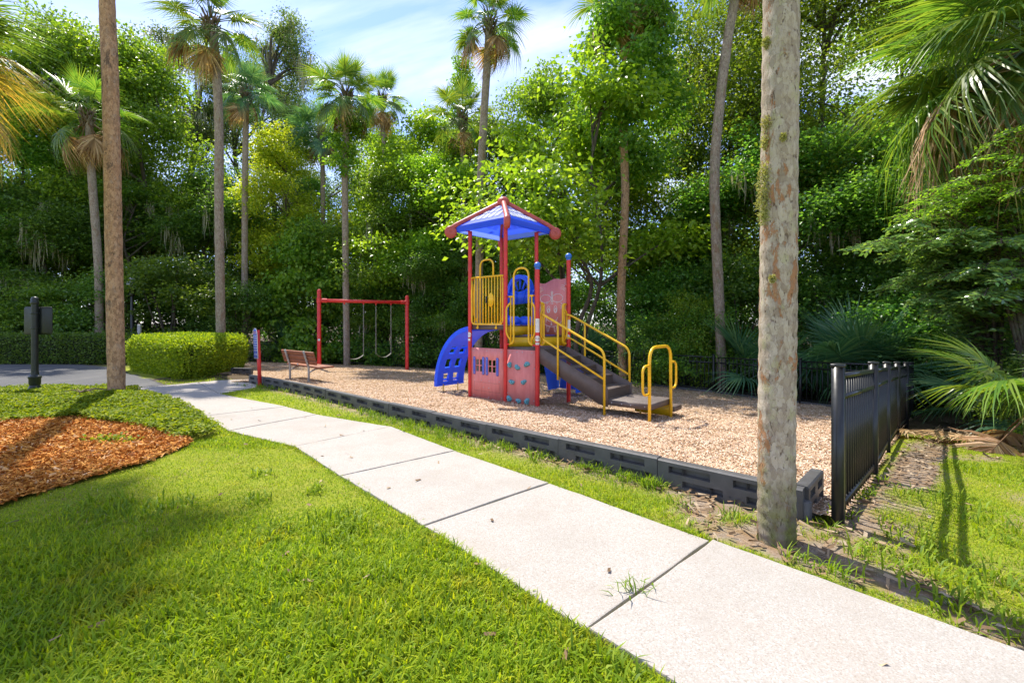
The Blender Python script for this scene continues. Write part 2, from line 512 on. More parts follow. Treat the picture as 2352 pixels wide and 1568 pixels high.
t = NT('chip_bed')
mp = t.pos((1, 1, 1))
vc = t.voro(mp, 58, 'F1', 'Color'); vd = t.voro(mp, 58, 'F1', 'Distance')
sp = t.n('SeparateColor'); t.set(sp.inputs[0], vc)
c = t.ramp(sp.outputs[0], [(0.0, (0.26, 0.15, 0.07)), (0.35, (0.50, 0.32, 0.17)), (0.7, (0.63, 0.44, 0.26)), (1.0, (0.76, 0.60, 0.42))])
c = t.mix(t.ramp(vd, [(0.0, 0.0), (0.8, 0.45)]), c, (0.28, 0.16, 0.08))
t.done(t.bsdf(c, 0.85, 0.2, t.bump(vd, 0.9, 0.03)))

def island_mat(name, stops, rough=0.8, spec=0.2):
    t = NT(name); g = t.n('NewGeometry')
    c = t.ramp(g.outputs['Random Per Island'], stops)
    c = t.mix(0.5, c, t.ramp(t.noise(t.pos((1, 1, 1)), 90, 3), [(0.3, 0.55), (0.7, 1.25)]), 'MULTIPLY')
    t.done(t.bsdf(c, rough, spec))
island_mat('wood_chip', [(0.0, (0.44, 0.255, 0.145)), (0.3, (0.60, 0.41, 0.26)), (0.65, (0.70, 0.515, 0.36)), (1.0, (0.82, 0.68, 0.53))])
island_mat('orange_chip', [(0.0, (0.30, 0.09, 0.010)), (0.4, (0.56, 0.215, 0.03)), (0.85, (0.68, 0.32, 0.065)), (1.0, (0.72, 0.46, 0.24))])
island_mat('litter', [(0.0, (0.10, 0.06, 0.03)), (0.5, (0.27, 0.175, 0.095)), (1.0, (0.46, 0.36, 0.24))])
t = NT('mulch_soil')
c = t.ramp(t.noise(t.pos(), 40, 6, 0.75), [(0.3, (0.22, 0.06, 0.008)), (0.55, (0.52, 0.165, 0.02)), (0.8, (0.68, 0.27, 0.045))])
t.done(t.bsdf(c, 0.95, 0.1, t.bump(t.noise(t.pos(), 55, 6, 0.75), 1.0, 0.05)))

# ------------------------------------------------------------------ the ground sheet
def grow(a, b, step, far, k=1.25):
    c = list(np.arange(a, b + 1e-6, step)); s = step
    while c[-1] < far: s *= k; c.append(c[-1] + s)
    s = step
    while c[0] > -far: s *= k; c.insert(0, c[0] - s)
    return np.array(c)
gx = grow(-13, 11, 0.14, 420); gy = grow(-2.5, 27, 0.14, 420)
X, Y = np.meshgrid(gx, gy)
Z = gz(X, Y) + (fbm(X * 2.3, Y * 2.3, 3) - 0.5) * 0.035
xf, yf = X.ravel(), Y.ravel()
inp = np.zeros(len(xf), bool)
for poly in PATH_POLYS + [ROAD]: inp |= in_poly(xf, yf, poly)
Zf = Z.ravel(); Zf[inp] = gz(xf[inp], yf[inp]) - 0.012
inm = in_poly(xf, yf, CHIPS); Zf[inm] = gz(xf[inm], yf[inm]) - 0.05
V = np.stack([xf, yf, Zf], 1)
nx, ny = len(gx), len(gy)
i = (np.arange(ny - 1)[:, None] * nx + np.arange(nx - 1)[None]).ravel()
F = np.stack([i, i + 1, i + nx + 1, i + nx], 1)
me = mesh_np('ground', V, F, 'ground', True)
a = me.attributes.new('dirt', 'FLOAT', 'POINT'); a.data.foreach_set('value', dirt_w(xf, yf).astype(np.float32))
u = (xf - BK[0]) * BN[0] + (yf - BK[1]) * BN[1]
wood = np.clip(np.maximum((u - 5.6) / 0.8, (yf - 17) / 1.5) + (fbm(xf, yf, 8) - 0.5), 0, 1)
wood = np.maximum(wood, np.clip(1 - np.abs(np.hypot(xf + 8.6, (yf - 12.9)) - 0) / 2.2, 0, 1) > 0.1)
a = me.attributes.new('wood', 'FLOAT', 'POINT'); a.data.foreach_set('value', wood.astype(np.float32))
tag(link('ground', me), kind='structure', label='lawn, bare soil and leaf-strewn forest floor')

# ------------------------------------------------------------------ concrete path, slab by slab
path = bpy.data.objects.new('path', None); COL.objects.link(path)
tag(path, label='pale concrete path of square slabs winding past the playground', kind='structure')
def slab(poly, k):
    poly = [np.asarray(p, float) for p in poly]
    c = sum(poly) / len(poly)
    q = []
    g = 0.012 if k in (2, 3) else 0.005
    n = len(poly)
    area = sum(poly[i][0] * poly[(i + 1) % n][1] - poly[(i + 1) % n][0] * poly[i][1] for i in range(n))
    if area < 0: poly = poly[::-1]
    for i in range(n):
        a, b, d = poly[i - 1], poly[i], poly[(i + 1) % n]
        n1 = unit(np.array([-(b - a)[1], (b - a)[0]])); n2 = unit(np.array([-(d - b)[1], (d - b)[0]]))
        m = unit(n1 + n2); q.append(b + m * g / max(0.4, m @ n1))
    lift = 0.014 + (0.014 if k == 2 else 0.0) + (k % 3) * 0.002
    bm = bmesh.new()
    # subdivide the outline so that the long edges can waver a little
    ring = []
    for i in range(n):
        a, b = q[i], q[(i + 1) % n]; L = np.linalg.norm(b - a); m = max(1, int(L / 0.12))
        nn = unit(np.array([-(b - a)[1], (b - a)[0]]))
        for j in range(m):
            p = a + (b - a) * j / m
            if j: p = p + nn * (float(vnoise(p[:1] * 9, p[1:2] * 9, 4)[0]) - 0.2) * 0.012
            ring.append(p)
    def hz(p): return gzf(*p) + lift
    tp = [bm.verts.new((p[0], p[1], hz(p))) for p in ring]
    bt = [bm.verts.new((p[0], p[1], hz(p) - 0.14)) for p in ring]
    f = bm.faces.new(tp)
    m = len(ring)
    for i in range(m): bm.faces.new((tp[i], bt[i], bt[(i + 1) % m], tp[(i + 1) % m]))
    bmesh.ops.recalc_face_normals(bm, faces=bm.faces)
    te = [e for e in f.edges]
    bmesh.ops.bevel(bm, geom=te, offset=0.010, segments=2, affect='EDGES', profile=0.6)
    big = max(bm.faces, key=lambda F_: F_.calc_area())
    bmesh.ops.triangulate(bm, faces=[big])
    me = bpy.data.meshes.new('slab'); bm.to_mesh(me); bm.free()
    me.materials.append(MAT['concrete'])
    link('slab', me, path)
for k, s in enumerate(SLABS): slab(s, k)

def sheet(name, poly, lift, mat, step=0.12, rough=0.02, seed=1, label=None, fall=0.0):
    x0, y0 = np.min(poly, 0); x1, y1 = np.max(poly, 0)
    gx = np.arange(x0 - step, x1 + 2 * step, step); gy = np.arange(y0 - step, y1 + 2 * step, step)
    X, Y = np.meshgrid(gx, gy); xf, yf = X.ravel(), Y.ravel(); ins = in_poly(xf, yf, poly)
    Z = gz(xf, yf) + lift + (fbm(xf * 2.6, yf * 2.6, seed) - 0.5) * rough * 2
    nx, ny = len(gx), len(gy)
    i = (np.arange(ny - 1)[:, None] * nx + np.arange(nx - 1)[None]).ravel()
    F = np.stack([i, i + 1, i + nx + 1, i + nx], 1); F = F[ins[F].sum(1) >= 3]
    used = np.unique(F); mp = np.full(len(xf), -1); mp[used] = np.arange(len(used))
    me = mesh_np(name, np.stack([xf, yf, Z], 1)[used], mp[F], mat, True)
    return tag(link(name, me), kind='structure', label=label)
sheet('road', ROAD, 0.012, 'asphalt', 0.2, 0.004, 2, 'grey asphalt drive crossing behind the planting bed')
sheet('wood_chip_surface', CHIPS, 0.03, 'chip_bed', 0.10, 0.03, 3, 'tan wood-chip safety surface under the play equipment')
sheet('mulch_bed', MULCH, 0.03, 'mulch_soil', 0.07, 0.045, 4, 'orange-brown mulch bed in front of the ground cover')

# ------------------------------------------------------------------ loose chips and shreds
def scatter(poly, dens, seed, ymax=None):
    r = np.random.default_rng(seed)
    x0, y0 = np.min(poly, 0); x1, y1 = np.max(poly, 0)
    n = int((x1 - x0) * (y1 - y0) * dens)
    x = r.uniform(x0, x1, n); y = r.uniform(y0, y1, n)
    ok = in_poly(x, y, poly) & (np.abs(x) < 1.25 * y + 0.6)
    return x[ok], y[ok], r
def flakes(name, x, y, z, r, L, W, mat, tilt=0.35, bend=0.15, label=None, kind='stuff'):
    n = len(x); a = r.uniform(0, 2 * np.pi, n)
    D = np.stack([np.cos(a), np.sin(a), r.normal(0, tilt, n)], 1); N = np.stack([r.normal(0, tilt, n), r.normal(0, tilt, n), np.ones(n)], 1)
    D = unit(D); S = unit(np.cross(D, N)); N = np.cross(S, D)
    l = (r.uniform(*L, n))[:, None]; w = (r.uniform(*W, n))[:, None]
    P = np.stack([x, y, z], 1)
    V = np.stack([P - D * l / 2 - S * w * 0.4, P - D * l / 2 + S * w * 0.5, P + D * l / 2 + S * w * 0.35 + N * l * bend * r.normal(0, 1, (n, 1)), P + D * l / 2 - S * w * 0.5], 1).reshape(-1, 3)
    b = np.arange(n)[:, None] * 4
    me = mesh_np(name, V, b + np.array([[0, 1, 2, 3]]), mat)
    return tag(link(name, me), kind=kind, label=label)
x, y, r = scatter(CHIPS, 3000, 21)
keep = r.random(len(x)) < np.clip((7.5 / np.maximum(y, 1)) ** 2.0, 0.05, 1) * np.where(y < 9, 1, 0.8)
x, y = x[keep], y[keep]
u_ = (x - BK[0]) * BN[0] + (y - BK[1]) * BN[1]
sc_ = np.clip(y / 9, 1, 2.0)
z = gz(x, y) + 0.03 + (fbm(x * 2.6, y * 2.6, 3) - 0.5) * 0.06 + r.uniform(0.0, 0.022, len(x))
flakes('wood_chips', x, y, z, r, (0.016, 0.042), (0.007, 0.015), 'wood_chip', 0.30, 0.12, 'loose pale wood chips covering the playground floor')
x, y, r = scatter(MULCH, 2600, 22)
z = gz(x, y) + 0.035 + (fbm(x * 2.6, y * 2.6, 4) - 0.5) * 0.09 + r.uniform(0, 0.03, len(x))
flakes('mulch_shreds', x, y, z, r, (0.03, 0.10), (0.004, 0.014), 'orange_chip', 0.33, 0.2, 'shredded orange mulch lying on the planting bed')
# leaf litter along the border and on the bare soil
r = np.random.default_rng(23)
x = r.uniform(-1, 8.5, 26000); y = r.uniform(2.0, 9.5, 26000)
ok = (dirt_w(x, y) > 0.5 + r.random(len(x)) * 0.9) & zone_free(x, y)
u_ = (x - BK[0]) * BN[0] + (y - BK[1]) * BN[1]
ok |= (u_ > 5.0) & (u_ < 7.6) & (y < x + 0.7) & (r.random(len(x)) < 0.6)
x, y = x[ok], y[ok]
flakes('leaf_litter', x, y, gz(x, y) + 0.02 + r.uniform(0, .015, len(x)), r, (0.03, 0.11), (0.008, 0.028), 'litter', 0.28, 0.15, 'dry leaf litter and twigs on the bare soil')

# ------------------------------------------------------------------ grass
leaf_mat('grass_blade', (0.068, 0.110, 0.005), (0.138, 0.180, 0.006), (0.215, 0.228, 0.010), 0.55, 0.42, 0.22, 1.5, 0.0, 2.1, ((0.86, 0.97, 0.9), (1.28, 0.95, 1.5)))
leaf_mat('weed_blade', (0.05, 0.10, 0.005), (0.095, 0.16, 0.006), (0.15, 0.21, 0.010), 0.55, 0.38, 0.22, 1.5, 0.0, 1.8)
island_mat('straw', [(0.0, (0.16, 0.10, 0.04)), (0.5, (0.32, 0.23, 0.09)), (1.0, (0.46, 0.38, 0.20))])
def blades(name, x, y, z, r, H, W, lean, mat, label, curl=0.5):
    n = len(x); a = r.uniform(0, 2 * np.pi, n); th = np.abs(r.normal(lean, 0.35, n))
    h = H * r.uniform(0.55, 1.2, n); w = W * r.uniform(0.7, 1.3, n)
    dirh = np.stack([np.cos(a), np.sin(a), np.zeros(n)], 1); S = np.stack([-np.sin(a), np.cos(a), np.zeros(n)], 1)
    up = np.array([0, 0, 1.0])
    d1 = dirh * np.sin(th)[:, None] + up * np.cos(th)[:, None]
    th2 = np.minimum(th + curl * r.uniform(0.4, 1.6, n), 1.75)
    d2 = dirh * np.sin(th2)[:, None] + up * np.cos(th2)[:, None]
    P = np.stack([x, y, z], 1); m = P + d1 * (h * 0.55)[:, None]; t_ = m + d2 * (h * 0.5)[:, None]
    S = S * (w / 2)[:, None]
    V = np.stack([P - S * 0.7, P + S * 0.7, m + S, m - S, t_], 1).reshape(-1, 3)
    b = np.arange(n)[:, None] * 5
    me = mesh_np(name, V, [b + np.array([[0, 1, 2, 3]]), b + np.array([[3, 2, 4]])], mat)
    return tag(link(name, me), kind='stuff', label=label)
def gzn(x, y): return gz(x, y) + (fbm(x * 2.3, y * 2.3, 3) - 0.5) * 0.035
r = np.random.default_rng(31)
def lawn_pts(n, x0, x1, y0, y1, pw=1.0):
    x = r.uniform(x0, x1, n); y = y0 + (y1 - y0) * r.random(n) ** pw
    ok = (np.abs(x) < 1.17 * y + 0.35)
    x, y = x[ok], y[ok]; ok = zone_free(x, y); x, y = x[ok], y[ok]
    d = dirt_w(x, y); ok = r.random(len(x)) > d * 1.02
    return x[ok], y[ok]
x1, y1 = lawn_pts(620000, -7.5, 8.5, 1.6, 7.5, 1.35)
tall = fbm(x1 * 0.9 + 7, y1 * 0.9, 41, 3)
# the lawn close to the camera is longer, towards the path it is clipped short
longm = np.clip((4.2 - y1) / 1.6, 0, 1) * np.clip((0.8 - x1) / 2.0 + 0.3, 0, 1)
longm = np.clip(longm + (tall - 0.5) * 1.6, 0, 1)
H = 0.028 + 0.055 * longm * r.uniform(0.5, 1.3, len(x1))
blades('lawn_grass', x1, y1, gzn(x1, y1) - 0.004, r, H, 0.0045 + 0.004 * longm, 0.55, 'grass_blade', 'short sunlit lawn grass either side of the path', 0.6)
x2, y2 = lawn_pts(150000, -10, 4, 5.5, 15.0, 1.25)
blades('lawn_grass_beyond', x2, y2, gzn(x2, y2) - 0.004, r, 0.045, 0.009, 0.5, 'grass_blade', 'narrow strip of clipped lawn between path and border')
# coarse tufts
cx_, cy_ = [], []
for (px, py, rad, cnt) in [(300, 1180, .28, 130), (240, 1165, .25, 110), (380, 1165, .25, 100), (770, 1205, .22, 140), (800, 1240, .18, 90), (640, 1225, .14, 70), (590, 1150, .12, 50), (720, 1130, .10, 45), (600, 1090, .1, 40),
                           (480, 1430, .35, 160), (650, 1500, .32, 150), (300, 1500, .35, 160), (150, 1420, .3, 120), (900, 1520, .28, 110), (1050, 1420, .2, 70), (820, 1340, .2, 80), (1330, 1500, .16, 60), (1420, 1540, .16, 70),
                           (2150, 1150, .3, 120), (2290, 1090, .35, 160), (2300, 1220, .35, 150), (2200, 1300, .3, 120), (2090, 1230, .2, 70), (2010, 1280, .18, 60), (2330, 1380, .3, 120), (2250, 1420, .2, 80), (2140, 1350, .2, 80)]:
    p = gp(px, py); a = r.uniform(0, 6.28, cnt); q = rad * np.sqrt(r.random(cnt))
    cx_.append(p.x + q * np.cos(a)); cy_.append(p.y + q * np.sin(a))
x3, y3 = np.concatenate(cx_), np.concatenate(cy_); ok = zone_free(x3, y3); x3, y3 = x3[ok], y3[ok]
blades('coarse_grass', x3, y3, gzn(x3, y3) - 0.004, r, 0.115, 0.011, 0.6, 'weed_blade', 'coarse longer tufts standing in the lawn', 0.7)
# weeds along the foot of the border
wx, wy = [], []
for s_ in np.concatenate([r.uniform(1.0, 6.5, 95), r.uniform(6.5, 12.5, 25)]):
    uu = -abs(r.normal(0.06, 0.12)) - 0.03; cnt = int(r.integers(10, 30)); q = np.array(bl(s_, uu))
    wx.append(q[0] + r.normal(0, .035, cnt)); wy.append(q[1] + r.normal(0, .035, cnt))
for (px, py) in [(1458, 1366), (1905, 1215), (1935, 1190), (1960, 1150), (1690, 1195), (1560, 1160), (1890, 1310), (1935, 1330), (1830, 1290), (2020, 1110), (1990, 1140)]:
    p = gp(px, py); cnt = 26; wx.append(p.x + r.normal(0, .05, cnt)); wy.append(p.y + r.normal(0, .04, cnt))
x4, y4 = np.concatenate(wx), np.concatenate(wy)
blades('weeds', x4, y4, gzn(x4, y4) - 0.004 + 0.02 * (np.abs(x4) > 99), r, 0.13, 0.008, 0.5, 'weed_blade', 'bright green weeds along the foot of the border', 0.7)
x5, y5 = lawn_pts(26000, -7.5, 8.5, 1.6, 6.5, 1.3)
ok = fbm(x5 * 2.2, y5 * 2.2, 77, 3) > 0.56; x5, y5 = x5[ok], y5[ok]
blades('dry_grass', x5, y5, gzn(x5, y5) - 0.004, r, 0.05, 0.004, 0.9, 'straw', 'dry straw-coloured blades among the lawn', 0.5)

# grass creeping over the edges of the slabs
ex, ey = [], []
for line_ in (JL, JR, [np.array(p) for p in (SLABS[2][0], SLABS[2][3])], [np.array(p) for p in (SLABS[2][1], SLABS[2][2])]):
    for a_, b_ in zip(line_[:-1], line_[1:]):
        L_ = np.linalg.norm(b_ - a_); m_ = int(L_ * 330); f_ = r.random(m_)[:, None]
        keep_ = fbm(f_[:, 0] * L_ * 2.5 + a_[0] * 3, f_[:, 0] * 0 + a_[1], 19) > 0.38
        q_ = (a_ + (b_ - a_) * f_ + r.normal(0, 0.016, (m_, 2)))[keep_]; ex.append(q_[:, 0]); ey.append(q_[:, 1])
x6, y6 = np.concatenate(ex), np.concatenate(ey); d6 = dirt_w(x6, y6); ok = r.random(len(x6)) > d6; x6, y6 = x6[ok], y6[ok]
blades('edge_grass', x6, y6, gz(x6, y6) - 0.004, r, 0.045, 0.006, 0.8, 'grass_blade', 'grass creeping over the edges of the path', 0.6)
# a few fallen leaves on lawn and path
x7 = r.uniform(-6, 7, 900); y7 = r.uniform(1.8, 8, 900); ok = (np.abs(x7) < 1.15 * y7) & (r.random(900) < 0.17); x7, y7 = x7[ok], y7[ok]
lift_ = np.where(zone_free(x7, y7), 0.045, 0.024); ok = ~in_poly(x7, y7, CHIPS) & ~in_poly(x7, y7, IVY) ; x7, y7, lift_ = x7[ok], y7[ok], lift_[ok]
flakes('fallen_leaves', x7, y7, gz(x7, y7) + lift_, r, (0.025, 0.07), (0.010, 0.026), 'litter', 0.15, 0.2, 'a few dry leaves scattered on lawn and path')
# ------------------------------------------------------------------ materials of made things
def paint(name, col, rough=0.35, spec=0.5, var=0.12, coat=0.0, bump=0.0, scale=6, dirt=0.0):
    t = NT(name)
    n = t.noise(t.obj(), scale, 5, 0.6)
    d = tuple(max(0, c * (1 - var)) for c in col); l = tuple(min(1, c * (1 + var) + var * 0.03) for c in col)
    c = t.ramp(n, [(0.3, d), (0.7, l)])
    if dirt: c = t.mix(t.ramp(t.noise(t.obj((1, 1, 0.5)), 9, 7, 0.7), [(0.55, 0.0), (0.75, dirt)]), c, (0.13, 0.10, 0.07))
    rr = t.ramp(t.noise(t.obj(), 25, 4), [(0.3, rough * 0.85), (0.7, min(1, rough * 1.2))])
    nm = t.bump(t.noise(t.obj(), 60, 4), bump, 0.004) if bump else None
    return t.done(t.bsdf(c, rr, spec, nm, 0.0, coat))
paint('red_paint', (0.66, 0.03, 0.026), 0.36, 0.5, 0.16, bump=0.1, dirt=0.16)
paint('yellow_paint', (0.86, 0.50, 0.012), 0.34, 0.5, 0.14, dirt=0.14)
paint('yellow_panel', (0.74, 0.47, 0.010), 0.38, 0.5, 0.10, dirt=0.15)
paint('brown_vinyl', (0.125, 0.095, 0.080), 0.55, 0.4, 0.15, bump=0.2, dirt=0.2)
paint('teal_hold', (0.12, 0.37, 0.42), 0.5, 0.4, 0.2, bump=0.4, scale=18)
paint('shutter_blue', (0.10, 0.15, 0.62), 0.4, 0.4, 0.08)
paint('dimple_grey', (0.17, 0.15, 0.14), 0.4, 0.5)
paint('steel', (0.42, 0.42, 0.43), 0.35, 0.6, 0.15)
paint('dark_hole', (0.02, 0.05, 0.06), 0.8, 0.2)
paint('white_decal', (0.78, 0.78, 0.76), 0.45, 0.4, 0.05)
paint('orange_decal', (0.85, 0.30, 0.03), 0.45)
paint('ink', (0.03, 0.03, 0.035), 0.6, 0.3)
paint('black_metal', (0.012, 0.013, 0.014), 0.32, 0.5, 0.2, dirt=0.12)
paint('border_plastic', (0.078, 0.076, 0.076), 0.48, 0.45, 0.22, bump=0.25, dirt=0.3)
paint('galvanised', (0.36, 0.34, 0.30), 0.5, 0.5, 0.2)
paint('swing_rubber', (0.24, 0.22, 0.19), 0.6, 0.3, 0.2)
paint('sign_green', (0.012, 0.017, 0.014), 0.4, 0.5, 0.2)
t = NT('pink_panel')
n = t.noise(t.obj((1, 1, 0.25)), 14, 6, 0.65)
c = t.ramp(n, [(0.3, (0.68, 0.20, 0.18)), (0.7, (0.78, 0.28, 0.25))])
c = t.mix(t.ramp(t.noise(t.obj((6, 6, 1.2)), 7, 6, 0.7), [(0.60, 0.0), (0.74, 0.5)]), c, (0.33, 0.12, 0.10))
t.done(t.bsdf(c, 0.55, 0.35))
def plastic(name, col, tcol, fac=0.3, rough=0.33):
    t = NT(name); n = t.noise(t.obj(), 3.5, 5)
    c = t.ramp(n, [(0.3, tuple(v * 0.88 for v in col)), (0.7, tuple(min(1, v * 1.1) for v in col))])
    b = t.bsdf(c, rough, 0.5); tr = t.n('BsdfTranslucent'); t.set(tr.inputs['Color'], (*tcol, 1))
    mx = t.n('MixShader'); mx.inputs[0].default_value = fac
    t.t.links.new(b, mx.inputs[1]); t.t.links.new(tr.outputs[0], mx.inputs[2]); return t.done(mx.outputs[0])
plastic('blue_plastic', (0.028, 0.15, 0.92), (0.10, 0.24, 0.98), 0.30)
plastic('roof_blue', (0.03, 0.15, 0.92), (0.26, 0.40, 1.0), 0.6)
plastic('roof_slot_bright', (0.90, 0.91, 0.95), (0.9, 0.92, 1.0), 0.2, 0.5)
plastic('faded_red', (0.56, 0.105, 0.085), (0.70, 0.12, 0.09), 0.15, 0.42)
t = NT('bench_wood')
n = t.noise(t.obj((1, 14, 14)), 5, 6, 0.6)
c = t.ramp(n, [(0.3, (0.19, 0.06, 0.03)), (0.6, (0.33, 0.12, 0.06)), (0.8, (0.42, 0.16, 0.085))])
t.done(t.bsdf(c, 0.6, 0.3, t.bump(n, 0.3, 0.004)))
# perforated steel: rows of holes cut by the shader, as on punched deck plate
t = NT('perforated_steel')
v = t.voro(t.obj((1, 1, 1)), 38, 'F1', 'Distance', 0.0)
fac = t.ramp(v, [(0.30, 0.0), (0.36, 1.0)])
b = t.bsdf((0.10, 0.077, 0.066), 0.5, 0.4); tr = t.n('BsdfTransparent')
mx = t.n('MixShader'); t.set(mx.inputs[0], fac)
t.t.links.new(tr.outputs[0], mx.inputs[1]); t.t.links.new(b, mx.inputs[2]); t.done(mx.outputs[0])

def text_mesh(body, size, mat, font_space=1.0):
    cu = bpy.data.curves.new('t', 'FONT'); cu.body = body; cu.size = size; cu.align_x = 'CENTER'; cu.align_y = 'CENTER'
    cu.fill_mode = 'BOTH'; cu.extrude = 0.0
    o = bpy.data.objects.new('t', cu); COL.objects.link(o)
    dg = bpy.context.evaluated_depsgraph_get(); me = bpy.data.meshes.new_from_object(o.evaluated_get(dg))
    bpy.data.objects.remove(o); bpy.data.curves.remove(cu)
    me.materials.clear(); me.materials.append(MAT[mat]); return me

# ------------------------------------------------------------------ the play structure
PS = 1.09
TH = R(40.5)
PC = Vector((-0.1975, 10.683, -0.205))
play = empty('play_structure', PC, 'red, blue and yellow play tower with roof, slide, climber and stairs', 'play structure', -TH)
h = PS / 2
A, B, E_, D_ = (-h, -h), (h, -h), (h, h), (-h, h)
CX2 = h + 0.86
C_, F_ = (CX2, -h), (CX2 + 0.03, h)
RP = 0.045
def arr(*p): return np.array(p, float)
def post(xy, top, ball=False):
    mb = MB()
    prof = [(0.0, -0.35), (RP, -0.35), (RP, top - 0.09)]
    if not ball: prof += [(RP + 0.004, top - 0.09), (RP + 0.004, top - 0.005), (0.0, top)]
    else: prof += [(RP, top), (0, top)]
    mb.lathe(prof, (xy[0], xy[1], 0), 20)
    o = mb.build('post', 'red_paint', play, auto=40)
    if ball:
        b = MB(); a = np.linspace(-1.05, math.pi / 2, 12); rr = 0.072
        b.lathe([(max(1e-4, rr * math.cos(t_)), rr * math.sin(t_)) for t_ in a], (xy[0], xy[1], top + 0.055), 20)
        b.lathe([(RP + 0.006, -0.02), (RP + 0.006, 0.02), (0.0, 0.02)], (xy[0], xy[1], top - 0.005), 18)
        b.build('ball_cap', 'shutter_cap', o, smooth=True)
    return o
paint('shutter_cap', (0.035, 0.17, 0.62), 0.35, 0.5, 0.1)
POSTS = {}
for nm, xy, top, ball in (('A', A, 3.80, 0), ('B', B, 3.80, 0), ('E', E_, 3.80, 0), ('D', D_, 3.80, 0), ('C', C_, 2.80, 1), ('F', F_, 3.10, 1)):
    POSTS[nm] = post(xy, top, ball)

# decks
def deck(name, pts, z, th=0.10):
    mb = MB(); mb.prism(pts, lambda p, t_: (p[0], p[1], t_), z - th, z)
    o = mb.build(name, 'brown_vinyl', play); return o
g = RP * 0.6
deck('upper_deck', [(A[0] + g, A[1] + g), (B[0] - g, B[1] + g), (E_[0] - g, E_[1] - g), (D_[0] + g, D_[1] - g)], 1.64)
deck('middle_deck', [(B[0] + 0.03, B[1] + 0.06), (F_[0] - g, F_[1] - g), (E_[0] + 0.01, E_[1] - g)], 1.41, 0.05)
deck('lower_deck', [(B[0] + 0.05, B[1] + g), (C_[0] - g, C_[1] + g), (F_[0] - g, F_[1] - 0.07)], 1.18, 0.09)
mb = MB(); mb.box((h - 0.006, -h + 0.06, 1.42), (h + 0.006, h - 0.06, 1.61)); mb.build('riser', 'yellow_panel', play)
# diagonal riser between the lower and the middle deck
pB, pF = arr(B[0] + 0.05, B[1] + 0.05), arr(F_[0] - 0.05, F_[1] - 0.05)
dv = pF - pB; L = np.linalg.norm(dv); Mx = Matrix.Translation((pB[0], pB[1], 0)) @ Matrix.Rotation(math.atan2(dv[1], dv[0]), 4, 'Z')
mb = MB(); mb.box((0, -0.006, 1.185), (L, 0.006, 1.38), M=Mx); mb.build('riser', 'yellow_panel', play)
def bolts(pts, rad, parent, axis='y', sgn=-1):
    mb = MB()
    for p in pts:
        Mx = Matrix.Translation(p) @ (Matrix.Rotation(R(90), 4, 'X') if axis == 'y' else Matrix.Rotation(R(90) * sgn, 4, 'Y'))
        mb.lathe([(1e-4, 0.007), (rad * 0.7, 0.005), (rad, 0)], sides=8, M=Mx)
    o = mb.build('bolts', 'steel', parent, smooth=True); o['kind'] = 'stuff'; return o

# panels under the decks
PANEL_Y = -h
def plate_with_windows(x0, x1, z0, z1, y0, y1, wins):
    """vertical plate in the x-z plane with rectangular openings"""
    xs = sorted({x0, x1, *[w[0] for w in wins], *[w[1] for w in wins]}); zs = sorted({z0, z1, *[w[2] for w in wins], *[w[3] for w in wins]})
    mb = MB(); nx, nz = len(xs) - 1, len(zs) - 1
    solid = np.ones((nx, nz), bool)
    for i in range(nx):
        for k in range(nz):
            cx, cz = (xs[i] + xs[i + 1]) / 2, (zs[k] + zs[k + 1]) / 2
            if any(w[0] < cx < w[1] and w[2] < cz < w[3] for w in wins): solid[i, k] = False
    V = []; Q = []
    idx = {}
    def vid(i, k, y):
        key = (i, k, y)
        if key not in idx: idx[key] = len(V); V.append((xs[i], (y0, y1)[y], zs[k]))
        return idx[key]
    for i in range(nx):
        for k in range(nz):
            if not solid[i, k]: continue
            Q.append((vid(i, k, 0), vid(i + 1, k, 0), vid(i + 1, k + 1, 0), vid(i, k + 1, 0)))
            Q.append((vid(i, k, 1), vid(i, k + 1, 1), vid(i + 1, k + 1, 1), vid(i + 1, k, 1)))
            for (di, dk, a, b) in ((-1, 0, (i, k), (i, k + 1)), (1, 0, (i + 1, k + 1), (i + 1, k)), (0, -1, (i + 1, k), (i, k)), (0, 1, (i, k + 1), (i + 1, k + 1))):
                ii, kk = i + di, k + dk
                if 0 <= ii < nx and 0 <= kk < nz and solid[ii, kk]: continue
                Q.append((vid(*a, 0), vid(*b, 0), vid(*b, 1), vid(*a, 1)))
    return mb.add(V, np.array(Q))
def ab(t_): return A[0] + t_ * PS
wins = []
for t0 in (0.185, 0.545):
    for i in range(2):
        for k in range(2):
            wins.append((ab(t0 + i * 0.112), ab(t0 + i * 0.112 + 0.082), 0.60 + k * 0.145, 0.725 + k * 0.145))
o = plate_with_windows(A[0] + RP + 0.012, B[0] - RP - 0.012, -0.12, 1.13, PANEL_Y - 0.010, PANEL_Y + 0.010, wins).build('playhouse_panel', 'pink_panel', play)
for t_ in (0.145, 0.405, 0.505, 0.765 + 0.03):
    mb = MB(); cx, w, z0, z1 = ab(t_), 0.032, 0.53, 0.93
    pts = [(cx + w * math.cos(q), z1 - w + w * math.sin(q)) for q in np.linspace(0, math.pi, 7)] + [(cx + w * math.cos(q), z0 + w + w * math.sin(q)) for q in np.linspace(math.pi, 2 * math.pi, 7)]
    mb.prism(pts, lambda p, y: (p[0], y, p[1]), PANEL_Y - 0.028, PANEL_Y - 0.012)
    s = mb.build('shutter', 'shutter_blue', o)
bolts([(ab(t_), PANEL_Y - 0.028, z) for t_ in (0.145, 0.405, 0.505, 0.795) for z in (0.57, 0.89)], 0.012, o)
